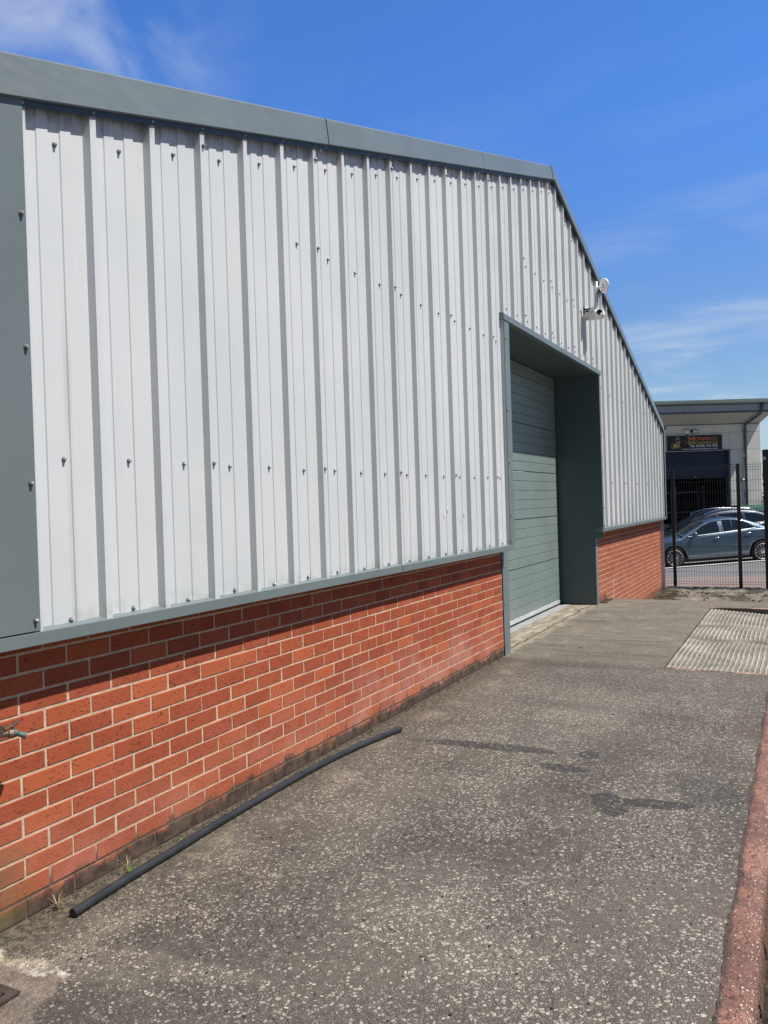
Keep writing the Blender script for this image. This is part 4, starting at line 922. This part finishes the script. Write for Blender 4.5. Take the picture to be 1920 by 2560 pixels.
# shop sign
sg = ft('shop_sign', 'black shop sign with butterfly and orange lettering above the shutter', 'sign', -0.353, -0.002, 3.73)
SW, SH = 1.125, 0.335
bm = bmesh.new(); box(bm, (-SW, -.045, -SH), (SW, 0, SH)); link('sign_board', bm, M['sign'], sg)
bm = bmesh.new()
for a, b in (((-SW-.02, -.06, SH), (SW+.02, .0, SH+.022)), ((-SW-.02, -.06, -SH-.022), (SW+.02, .0, -SH)), ((-SW-.02, -.06, -SH), (-SW, .0, SH)), ((SW, -.06, -SH), (SW+.02, .0, SH))): box(bm, a, b)
link('sign_frame', bm, M['alu'], sg)
def text(body, x_right, z, size, mat, width=None, bold=0.0, parent=sg, left=None):
    cu = bpy.data.curves.new('text', 'FONT'); cu.body = body; cu.size = size; cu.extrude = 0.004; cu.offset = bold; cu.fill_mode = 'BOTH'
    o = bpy.data.objects.new('text', cu); C.objects.link(o); bpy.context.view_layer.update()
    me = bpy.data.meshes.new_from_object(o.evaluated_get(bpy.context.evaluated_depsgraph_get())); C.objects.unlink(o); bpy.data.objects.remove(o)
    xs_ = [v.co.x for v in me.vertices]; k = (width/(max(xs_)-min(xs_))) if width else 1.0
    for v in me.vertices:
        x = (v.co.x-(max(xs_) if left is None else min(xs_)))*k+(x_right if left is None else left); v.co = Vector((x, -0.050-v.co.z, z+v.co.y))
    me.materials.clear(); me.materials.append(mat)
    l = bpy.data.objects.new('lettering', me); C.objects.link(l); l.parent = parent; return l
text('ONARCH', 0.93, 0.105, 0.205, M['orange'], 0.91, 0.004); text('M', 0.0, 0.06, 0.32, M['orange'], 0.24, 0.004, left=-0.235)
text('RESIN FLOORS LTD', 0.945, -0.055, 0.165, M['yellow'], 1.20, 0.0035); text('Tel: 01246 412 222', 0.935, -0.175, 0.135, M['lettering'], 1.13, 0.003); text('www.monarchresinfloors.co.uk', 0.965, -0.283, 0.092, M['lettering'], 1.46, 0.0015)
bm = bmesh.new()                             # the swash of the big capital
tube(bm, [(-0.18, -0.05, 0.25), (-0.24, -0.05, 0.275), (-0.30, -0.05, 0.26), (-0.325, -0.05, 0.22), (-0.30, -0.05, 0.20)], [.008, .013, .012, .010, .012], 6)
tube(bm, [(-0.20, -0.05, 0.09), (-0.27, -0.05, 0.03), (-0.35, -0.05, 0.02), (-0.40, -0.05, 0.07), (-0.40, -0.05, 0.11), (-0.36, -0.05, 0.13)], [.010, .016, .015, .012, .010, .012], 6)
link('swash', bm, M['orange'], sg)
def wing(pts, y, mat, name):
    bm = bmesh.new(); a = vs(bm, [(x, y, z) for x, z in pts]); b = vs(bm, [(x, y+.006, z) for x, z in pts]); bm.faces.new(a); bm.faces.new(b[::-1])
    for i in range(len(a)): bm.faces.new((a[i], a[(i+1) % len(a)], b[(i+1) % len(a)], b[i]))
    bmesh.ops.recalc_face_normals(bm, faces=bm.faces); return link(name, bm, mat, sg)
U = [(-.62, -.12), (-.70, .00), (-.775, .10), (-.76, .19), (-.70, .27), (-.65, .30), (-.60, .25), (-.575, .12), (-.585, -.02)]
L_ = [(-.62, -.13), (-.69, -.02), (-.78, .02), (-.88, .00), (-.945, -.07), (-.94, -.16), (-.86, -.235), (-.75, -.22), (-.66, -.17)]
def shrink(P, k, dx=0, dz=0):
    cx = sum(p[0] for p in P)/len(P); cz = sum(p[1] for p in P)/len(P); return [(cx+(x-cx)*k+dx, cz+(z-cz)*k+dz) for x, z in P]
wing(U, -.052, M['wingpale'], 'butterfly_wing'); wing(shrink(U, .88), -.057, M['sign'], 'wing_marking'); wing(L_, -.053, M['wingpale'], 'butterfly_wing'); wing(shrink(L_, .9), -.058, M['sign'], 'wing_marking')
wing(shrink(L_, .68, .02, 0), -.063, M['yellow'], 'wing_marking'); wing([(-.62, -.11), (-.69, .0), (-.72, .07), (-.66, .06), (-.645, .02)], -.062, M['wingor'], 'wing_marking'); wing([(-.61, -.10), (-.635, .03), (-.65, .10), (-.60, .09), (-.592, -.02)], -.0625, M['orange'], 'wing_marking')
for (z, w_) in ((.14, .055), (.19, .05), (.235, .03)): wing([(-.675-w_, z), (-.675+w_, z+.012), (-.675+w_, z+.027), (-.675-w_, z+.015)], -.063, M['wingpale'], 'wing_marking')
bm = bmesh.new(); tube(bm, [(-.60, -.055, -.05), (-.615, -.055, -.13), (-.66, -.055, -.23)], [.012, .016, .006], 6)
for q in (0, .05): tube(bm, [(-.60, -.055, -.07), (-.53-q, -.055, -.01+q), (-.49-q*.4, -.055, .05+q)], .0035, 5)
for q in (-.02, .03): tube(bm, [(-.61, -.055, -.12), (-.56+q, -.055, -.19), (-.57+q, -.055, -.25)], .0035, 5)
link('butterfly_body', bm, M['wingpale'], sg)
al = ft('alarm_box', 'white bell alarm box on the wall above the shop sign', 'alarm box', -0.645, -0.002, 4.205)
bm = bmesh.new(); sweep(bm, [(-.115, 0, .08), (.115, 0, .08), (.115, 0, -.01), (.06, 0, -.085), (-.06, 0, -.085), (-.115, 0, -.01)], [(0, -.085, 0), (0, 0, 0)]); bmesh.ops.recalc_face_normals(bm, faces=bm.faces); link('alarm_cover', bm, M['white'], al)
bm = bmesh.new(); sweep(bm, [(-.07, 0, -.086), (.07, 0, -.086), (.05, 0, -.13), (-.05, 0, -.13)], [(0, -.09, 0), (0, 0, 0)]); sweep(bm, [(-.13, 0, .081), (.13, 0, .081), (.13, 0, .10), (-.13, 0, .10)], [(0, -.09, 0), (0, 0, 0)]); bmesh.ops.recalc_face_normals(bm, faces=bm.faces); link('strobe', bm, M['shutter'], al)
fl = ft('flood_light', 'black flood light beside the white alarm box above the sign', 'flood light', -0.35, -0.002, 4.22)
bm = bmesh.new(); sweep(bm, [(0, -.20, .045), (0, -.05, .085), (0, -.03, .0), (0, -.17, -.055)], [(-.12, 0, 0), (.12, 0, 0)]); bmesh.ops.recalc_face_normals(bm, faces=bm.faces); link('lamp_housing', bm, M['black'], fl)
bm = bmesh.new(); face(bm, [(-.095, -.204, .035), (.095, -.204, .035), (.095, -.177, -.045), (-.095, -.177, -.045)]); link('lamp_glass', bm, M['lampclear'], fl)
bm = bmesh.new(); box(bm, (-.15, -.03, -.02), (.15, 0, .02)); box(bm, (-.15, -.12, -.012), (-.125, -.03, .012)); box(bm, (.125, -.12, -.012), (.15, -.03, .012)); link('bracket', bm, M['black'], fl)
vt = ft('wall_vent', 'small white vent outlet on the wall beside the dark downpipe', 'vent', 1.60, -0.002, 2.09)
bm = bmesh.new(); lathe(bm, (0, 0, 0), (0, -1, 0), [(0, .06), (.06, .06), (.09, .05), (.10, .0)], 16); link('vent_hood', bm, M['white'], vt, True); bm = bmesh.new(); box(bm, (-.08, -.012, -.08), (.08, 0, .08)); link('vent_plate', bm, M['slate'], vt)

# large wheeled bin by the pale wall
bx = Vector((36.20, 1.75, 0)); bz = low_z(36.2, 1.75)
mb = Matrix((dr_, -nr_, Vector((0, 0, 1)))).transposed().to_4x4(); mb.translation = Vector((bx.x, bx.y, bz))
bn = thing('waste_bin', 'large grey wheeled waste bin with green lid behind the cars', 'waste bin', mat=mb)
hb = 1.60
bm = bmesh.new(); a = vs(bm, [(-.55, -.42, .25), (.62, -.42, .25), (.62, .42, .25), (-.55, .42, .25)]); b = vs(bm, [(-.66, -.5, hb), (.72, -.5, hb), (.72, .5, hb), (-.66, .5, hb)])
for q in range(4): bm.faces.new((a[q], a[(q+1) % 4], b[(q+1) % 4], b[q]))
bm.faces.new(a[::-1]); bm.faces.new(b)
for i in range(5): box(bm, (-.45+i*.23, -.50, .5), (-.38+i*.23, -.46, 1.35))
link('bin_body', bm, M['binbody'], bn)
bm = bmesh.new(); box(bm, (-.69, -.53, hb), (.75, .52, hb+.05)); link('bin_rim', bm, M['lettering'], bn)
bm = bmesh.new(); sweep(bm, [(0, -.56, hb+.051), (0, -.54, hb+.12), (0, -.2, hb+.22), (0, .25, hb+.22), (0, .54, hb+.12), (0, .54, hb+.051)], [(-.72, 0, 0), (.78, 0, 0)]); bmesh.ops.recalc_face_normals(bm, faces=bm.faces); link('bin_lid', bm, M['bingreen'], bn)
for (x, y) in ((-.45, -.35), (.5, -.35), (-.45, .35), (.5, .35)):
    bm = bmesh.new(); lathe(bm, (x-.03, y, .1), (1, 0, 0), [(0, .08), (.01, .1), (.05, .1), (.06, .08)], 16); box(bm, (x-.04, y-.02, .12), (x+.04, y+.02, .26)); link('castor', bm, M['rubber'], bn)

# ------------------------------------------------------------------ cars
def lerp(tab, x):
    if x <= tab[0][0]: return tab[0][1]
    for (a, va), (b, vb) in zip(tab, tab[1:]):
        if x <= b: 
            u = (x-a)/(b-a); return va+(vb-va)*u
    return tab[-1][1]
def smoothlerp(tab, x, h=0.05): return (lerp(tab, x-h)+2*lerp(tab, x)+lerp(tab, x+h))/4
def make_car(p, mat):
    root = thing(p['name'], p['label'], 'car', mat=mat)
    WB, rw_, Rr = p['wb'], p['tyre'], p['rim']
    xs_ = fr(p['x0'], p['x1'], 132); arch = rw_+0.055
    def zb(x):
        z = lerp(p['sill'], x)
        for xa in (0, WB):
            if abs(x-xa) < arch: z = max(z, rw_+math.sqrt(arch**2-(x-xa)**2))
        return z
    bm = bmesh.new(); rings = []
    for x in xs_:
        zs, zc, w_ = smoothlerp(p['shoulder'], x), smoothlerp(p['deck'], x), smoothlerp(p['width'], x)
        b_ = min(zb(x), zs-.06); H = zs-b_
        half = [(w_*.93 if H > .4 else w_*.985, b_), (w_*.985, b_+.10*H), (w_*1.0, b_+.38*H), (w_*.995, b_+.62*H), (w_*.972, b_+.80*H), (w_*.968, b_+.86*H), (w_*.945, b_+.97*H), (w_*.90, zs+.02*(zc > zs)), (w_*.72, zs+.55*(zc-zs)), (w_*.38, zs+.90*(zc-zs)), (0, zc)]
        ring = [(x, -y, z) for y, z in half]+[(x, y, z) for y, z in half[-2::-1]]
        rings.append(vs(bm, ring))
    for a, b in zip(rings, rings[1:]):
        for k in range(len(a)-1): bm.faces.new((a[k], a[k+1], b[k+1], b[k]))
    bm.faces.new(rings[0]); bm.faces.new(rings[-1][::-1])
    # greenhouse
    gx = fr(p['roof'][0][0], p['roof'][-1][0], 60); bel = p['belt']
    def side(z): return p['bw']-(z-bel)*p['tumble']
    def gsec(x):
        zt = smoothlerp(p['roof'], x, .06); z0 = smoothlerp(p['shoulder'], x)-.03; zm = max(z0+.01, zt-.075)
        wt = side(zm); return [(side(z0) if z0 < zm else wt, z0), (wt, zm), (wt-.045, max(zm, zt-.028)), (wt*.62, zt+.004), (0, zt+.014)], zt
    gr = []
    for x in gx:
        s_, zt = gsec(x); gr.append(vs(bm, [(x, -y, z) for y, z in s_]+[(x, y, z) for y, z in s_[-2::-1]]))
    for a, b in zip(gr, gr[1:]):
        for k in range(len(a)-1): bm.faces.new((a[k], a[k+1], b[k+1], b[k]))
    bmesh.ops.recalc_face_normals(bm, faces=bm.faces)
    link('body', bm, p['paint'], root, True)
    bm = bmesh.new(); box(bm, (p['x0']+.15, -p['hw']*.86, .16), (p['x1']-.15, p['hw']*.86, .30))
    for xa in (0, WB): box(bm, (xa-arch, -p['hw']*.72, .2), (xa+arch, p['hw']*.72, .80))
    link('underbody', bm, M['rubber'], root)
    for s_ in (-1, 1):
        for poly in p['glass']:
            bm = bmesh.new(); a = vs(bm, [(x, s_*(side(z)+.006), z) for x, z in poly]); bm.faces.new(a); bmesh.ops.recalc_face_normals(bm, faces=bm.faces)
            if s_ < 0: 
                if bm.faces[:][0].normal.y > 0: bmesh.ops.reverse_faces(bm, faces=bm.faces[:])
            link('side_window', bm, M['cglass'], root)
        bm = bmesh.new(); dl_ = [(x, s_*(side(z)+.010), z) for x, z in p['trimline']]; tube(bm, dl_+[dl_[0]], p.get('trimr', .010), 6); link('window_trim', bm, M['chrome'], root)
        for (x, z) in p['handles']:
            bm = bmesh.new(); w_ = smoothlerp(p['width'], x)*.985; tube(bm, [(x-.09, s_*(w_-.01), z), (x-.06, s_*(w_+.025), z+.004), (x+.06, s_*(w_+.025), z+.008), (x+.09, s_*(w_-.01), z+.008)], .014, 8); link('door_handle', bm, M['chrome'], root, True)
        bm = bmesh.new(); mx, mz = p['mirror']; lathe(bm, (mx, s_*(p['hw']-.04), mz), (0, s_, .12), [(0, .03), (.05, .04), (.07, .085), (.17, .10), (.22, .07), (.235, 0)], 14)
        for v_ in bm.verts: v_.co.x = mx+(v_.co.x-mx)*.75
        link('mirror', bm, p['paint'], root, True)
        bm = bmesh.new(); face(bm, [(x, s_*(p['hw']*.93), z) for x, z in p['lamp_r']]); 
        for xz in (p['lamp_r'],):
            lathe(bm, (p['x1']-.07, s_*p['hw']*.74, p['lampz']), (1, 0, 0), [(0, .09), (.05, .085), (.065, 0)], 12)
        link('tail_lamp', bm, M['lampred'], root)
        bm = bmesh.new(); lathe(bm, (p['x0']+.10, s_*p['hw']*.68, p['lampz']-.16), (-1, 0, .1), [(0, .11), (.07, .10), (.10, .07), (.11, 0)], 14); link('headlight', bm, M['lampclear'], root, True)
        bm = bmesh.new(); tube(bm, [(arch+.05, s_*smoothlerp(p['width'], .5)*.985, zb(.5)+.03), (WB*.5, s_*p['hw']*.99, zb(WB*.5)+.035), (WB-arch-.05, s_*smoothlerp(p['width'], WB-.45)*.985, zb(WB-.5)+.03)], .011, 6); link('sill_trim', bm, M['chrome'], root)
        if p.get('rails'):
            bm = bmesh.new(); rl = [(x, s_*(gsec(x)[0][2][0]-.02), gsec(x)[1]+.035) for x in fr(p['rails'][0], p['rails'][1], 10)]
            tube(bm, [(rl[0][0], rl[0][1], rl[0][2]-.05)]+rl+[(rl[-1][0], rl[-1][1], rl[-1][2]-.05)], .018, 8); link('roof_rail', bm, M['chrome'], root, True)
    for nm, (xa, xb) in (('windscreen', p['screen_f']), ('rear_window', p['screen_r'])):
        bm = bmesh.new(); g_ = []
        for x in fr(xa, xb, 10):
            s_, zt = gsec(x); e = [(-y*.96, z) for y, z in s_[2:]]+[(y*.96, z) for y, z in s_[-2:1:-1]]; g_.append(vs(bm, [(x, y, z+.008) for y, z in e]))
        for a, b in zip(g_, g_[1:]):
            for k in range(len(a)-1): bm.faces.new((a[k], a[k+1], b[k+1], b[k]))
        bmesh.ops.recalc_face_normals(bm, faces=bm.faces); link(nm, bm, M['cglass'], root, True)
    for xa in (0, WB):
        for s_ in (-1, 1):
            wh = bpy.data.objects.new('wheel', None); C.objects.link(wh); wh.parent = root; wh.location = (xa, s_*(p['hw']-.015), rw_); wh.rotation_euler = (0, 0, 0 if s_ < 0 else math.pi)
            bm = bmesh.new(); lathe(bm, (0, .20, 0), (0, -1, 0), [(0, Rr*.8), (0, rw_-.03), (.02, rw_), (.18, rw_), (.198, rw_-.02), (.205, Rr+.03), (.195, Rr), (.10, Rr*.97), (.10, 0)], 40); link('tyre', bm, M['tyre'], wh, True)
            bm = bmesh.new(); lathe(bm, (0, 0, 0), (0, -1, 0), [(-.05, Rr*.93), (.002, Rr*.96), (.008, Rr*1.0), (.004, Rr*1.03), (-.02, Rr*1.0)], 40, 0, False); lathe(bm, (0, .03, 0), (0, -1, 0), [(0, .06), (.028, .055), (.032, .03), (.034, 0)], 16)
            for q in range(14):
                a_ = 2*math.pi*q/14+.1; c_, d_ = math.cos(a_), math.sin(a_); t0, t1 = .040, Rr*.97; w0, w1 = .0075, .0075
                for (r0, r1, wa, wb_, y0, y1) in ((t0, t1, w0, w1, .004, -.002),):
                    P = [(r0*c_-wa*d_, r0*d_+wa*c_), (r0*c_+wa*d_, r0*d_-wa*c_), (r1*c_+wb_*d_, r1*d_-wb_*c_), (r1*c_-wb_*d_, r1*d_+wb_*c_)]
                    a = vs(bm, [(x, y0, z) for x, z in P]); b = vs(bm, [(x, .03, z) for x, z in P]); bm.faces.new(a)
                    for k in range(4): bm.faces.new((a[k], a[(k+1) % 4], b[(k+1) % 4], b[k]))
            bmesh.ops.recalc_face_normals(bm, faces=bm.faces); link('rim', bm, M['rim'], wh)
    return root
def car_mat(origin, e, zrise):
    X = Vector((e.x, e.y, zrise)).normalized(); Y = Vector((0, 0, 1)).cross(X).normalized(); Z = X.cross(Y)
    m_ = Matrix((X, Y, Z)).transposed().to_4x4(); m_.translation = origin; return m_
saloon = dict(name='saloon_car', label='silver blue saloon car parked behind the wire fence', wb=2.73, tyre=.325, rim=.238, x0=-.86, x1=3.66, hw=.88, paint=M['silver'],
 sill=[(-.9, .30), (-.5, .20), (.5, .245), (2.2, .245), (3.2, .26), (3.7, .36)],
 shoulder=[(-.88, .50), (-.84, .62), (-.70, .74), (-.4, .82), (0, .875), (.42, .925), (1.5, .985), (2.55, 1.045), (3.0, 1.04), (3.4, 1.0), (3.58, .93), (3.66, .6)],
 deck=[(-.88, .52), (-.84, .66), (-.70, .80), (-.4, .905), (0, .975), (.42, 1.03), (1.5, 1.02), (2.55, 1.07), (3.0, 1.085), (3.45, 1.05), (3.60, .96), (3.66, .62)],
 width=[(-.88, .60), (-.80, .72), (-.5, .83), (0, .875), (1.4, .88), (2.7, .875), (3.2, .83), (3.55, .74), (3.68, .64)], belt=.95, bw=.815, tumble=.44,
 roof=[(.28, 1.0), (.5, 1.105), (.8, 1.255), (1.05, 1.365), (1.35, 1.43), (1.65, 1.455), (1.95, 1.445), (2.25, 1.395), (2.55, 1.285), (2.8, 1.165), (3.0, 1.08)],
 glass=[[(.50, .965), (.72, 1.10), (.98, 1.24), (1.22, 1.325), (1.46, 1.36), (1.46, 1.012)], [(1.60, 1.02), (1.60, 1.37), (1.88, 1.365), (1.88, 1.035)], [(1.895, 1.036), (1.895, 1.365), (2.13, 1.33), (2.33, 1.25), (2.52, 1.125), (2.55, 1.075)]],
 trimline=[(.44, .945), (.70, 1.11), (.97, 1.256), (1.21, 1.345), (1.46, 1.383), (1.75, 1.39), (2.0, 1.37), (2.2, 1.325), (2.38, 1.24), (2.56, 1.11), (2.575, 1.06), (1.5, .998)], trimr=.012,
 handles=[(1.35, .86), (2.33, .925)], mirror=(.62, .985), lamp_r=[(3.45, .80), (3.62, .76), (3.60, .92), (3.42, .97)], lampz=.82, screen_f=(.36, 1.08), screen_r=(2.5, 2.93))
A_, B_ = Vector((26.604, 3.548, 0)), Vector((27.853, 1.120, 0)); e = (B_-A_).normalized(); ey = Vector((-e.y, e.x, 0))
if ey.x < 0: ey = -ey
o_ = A_+ey*.80; zr = low_z(A_.x+.5, A_.y); z2 = low_z(B_.x+.5, B_.y)
make_car(saloon, car_mat(Vector((o_.x, o_.y, low_z(o_.x, o_.y)+.004)), e, (z2-zr)/(B_-A_).length))
suv = dict(name='estate_car', label='dark navy estate car with bright roof rails behind the silver car', wb=2.80, tyre=.36, rim=.25, x0=-.90, x1=3.75, hw=.92, paint=M['navy'],
 sill=[(-.9, .36), (.5, .32), (3.2, .34), (3.8, .42)],
 shoulder=[(-.92, .60), (-.86, .76), (-.70, .90), (-.3, 1.0), (.3, 1.07), (1.5, 1.13), (2.9, 1.18), (3.4, 1.16), (3.65, 1.08), (3.75, .7)],
 deck=[(-.92, .62), (-.86, .80), (-.70, .96), (-.3, 1.08), (.3, 1.17), (1.5, 1.15), (2.9, 1.20), (3.4, 1.2), (3.65, 1.12), (3.75, .72)],
 width=[(-.92, .66), (-.80, .78), (-.5, .88), (0, .92), (2.7, .92), (3.3, .88), (3.75, .74)], belt=1.10, bw=.86, tumble=.34,
 roof=[(.15, 1.15), (.5, 1.32), (.85, 1.50), (1.15, 1.62), (1.5, 1.695), (1.9, 1.715), (2.4, 1.69), (2.8, 1.63), (3.1, 1.53), (3.4, 1.36), (3.6, 1.20)],
 glass=[[(.50, 1.12), (.95, 1.40), (1.25, 1.53), (1.40, 1.56), (1.40, 1.15)], [(1.50, 1.155), (1.50, 1.575), (2.30, 1.57), (2.35, 1.19)], [(2.42, 1.195), (2.40, 1.565), (2.80, 1.50), (3.15, 1.36), (3.18, 1.24)]],
 trimline=[(.44, 1.10), (.93, 1.41), (1.23, 1.545), (1.5, 1.592), (2.3, 1.588), (2.82, 1.52), (3.2, 1.36), (3.22, 1.22), (1.5, 1.14)], trimr=.006,
 handles=[(1.30, 1.02), (2.25, 1.05)], mirror=(.70, 1.14), lamp_r=[(3.4, 1.0), (3.68, .95), (3.64, 1.1), (3.38, 1.14)], lampz=1.0, screen_f=(.28, 1.12), screen_r=(3.08, 3.52), rails=(1.05, 2.75))
ct = Vector((31.20, 2.62, 0)); o_ = ct-e*1.75
make_car(suv, car_mat(Vector((o_.x, o_.y, low_z(o_.x, o_.y)+.004)), e, (z2-zr)/(B_-A_).length))

# ------------------------------------------------------------------ far right, beyond the gate post
hd = thing('hedge', 'dark green hedge far behind the gate post at the right edge', 'hedge', (46, 1.0, low_z(46, 1.0)))
bm = bmesh.new()
for _ in range(2600):
    c_ = Vector((rnd.gauss(0, .7), rnd.uniform(-3.2, 1.6), abs(rnd.gauss(1.2, .75)))); n_ = Vector((rnd.uniform(-1, 1), rnd.uniform(-1, 1), rnd.uniform(-.2, 1))).normalized(); u_ = n_.orthogonal().normalized(); v_ = n_.cross(u_); s_ = rnd.uniform(.06, .14)
    face(bm, [c_+u_*s_, c_+v_*s_*.6, c_-u_*s_, c_-v_*s_*.6])
link('foliage', bm, M['hedge'], hd)
bm = bmesh.new()
for y in (-2.4, -1.2, 0, 1.0): tube(bm, [(0, y, 0), (.1, y+.1, .7), (-.05, y, 1.5)], [.07, .05, .02], 6)
link('stem', bm, M['bark'], hd)
fb = thing('brick_house', 'distant brick building with slate roof right of the gate post', 'building', (60, -2.0, low_z(60, -2)))
bm = bmesh.new(); box(bm, (0, -9, 0), (8, 4, 3.6)); link('wall', bm, M['farbrick'], fb)
bm = bmesh.new(); sweep(bm, [(-.4, 0, 3.6), (4, 0, 5.2), (8.4, 0, 3.6), (8.4, 0, 3.75), (4, 0, 5.4), (-.4, 0, 3.75)], [(0, -9.3, 0), (0, 4.3, 0)]); bmesh.ops.recalc_face_normals(bm, faces=bm.faces); link('roof', bm, M['farroof'], fb)
for y in (-7, -4, -1, 2): bm = bmesh.new(); box(bm, (-.05, y-.5, 1.0), (0.0, y+.5, 2.4)); link('window', bm, M['cglass'], fb)
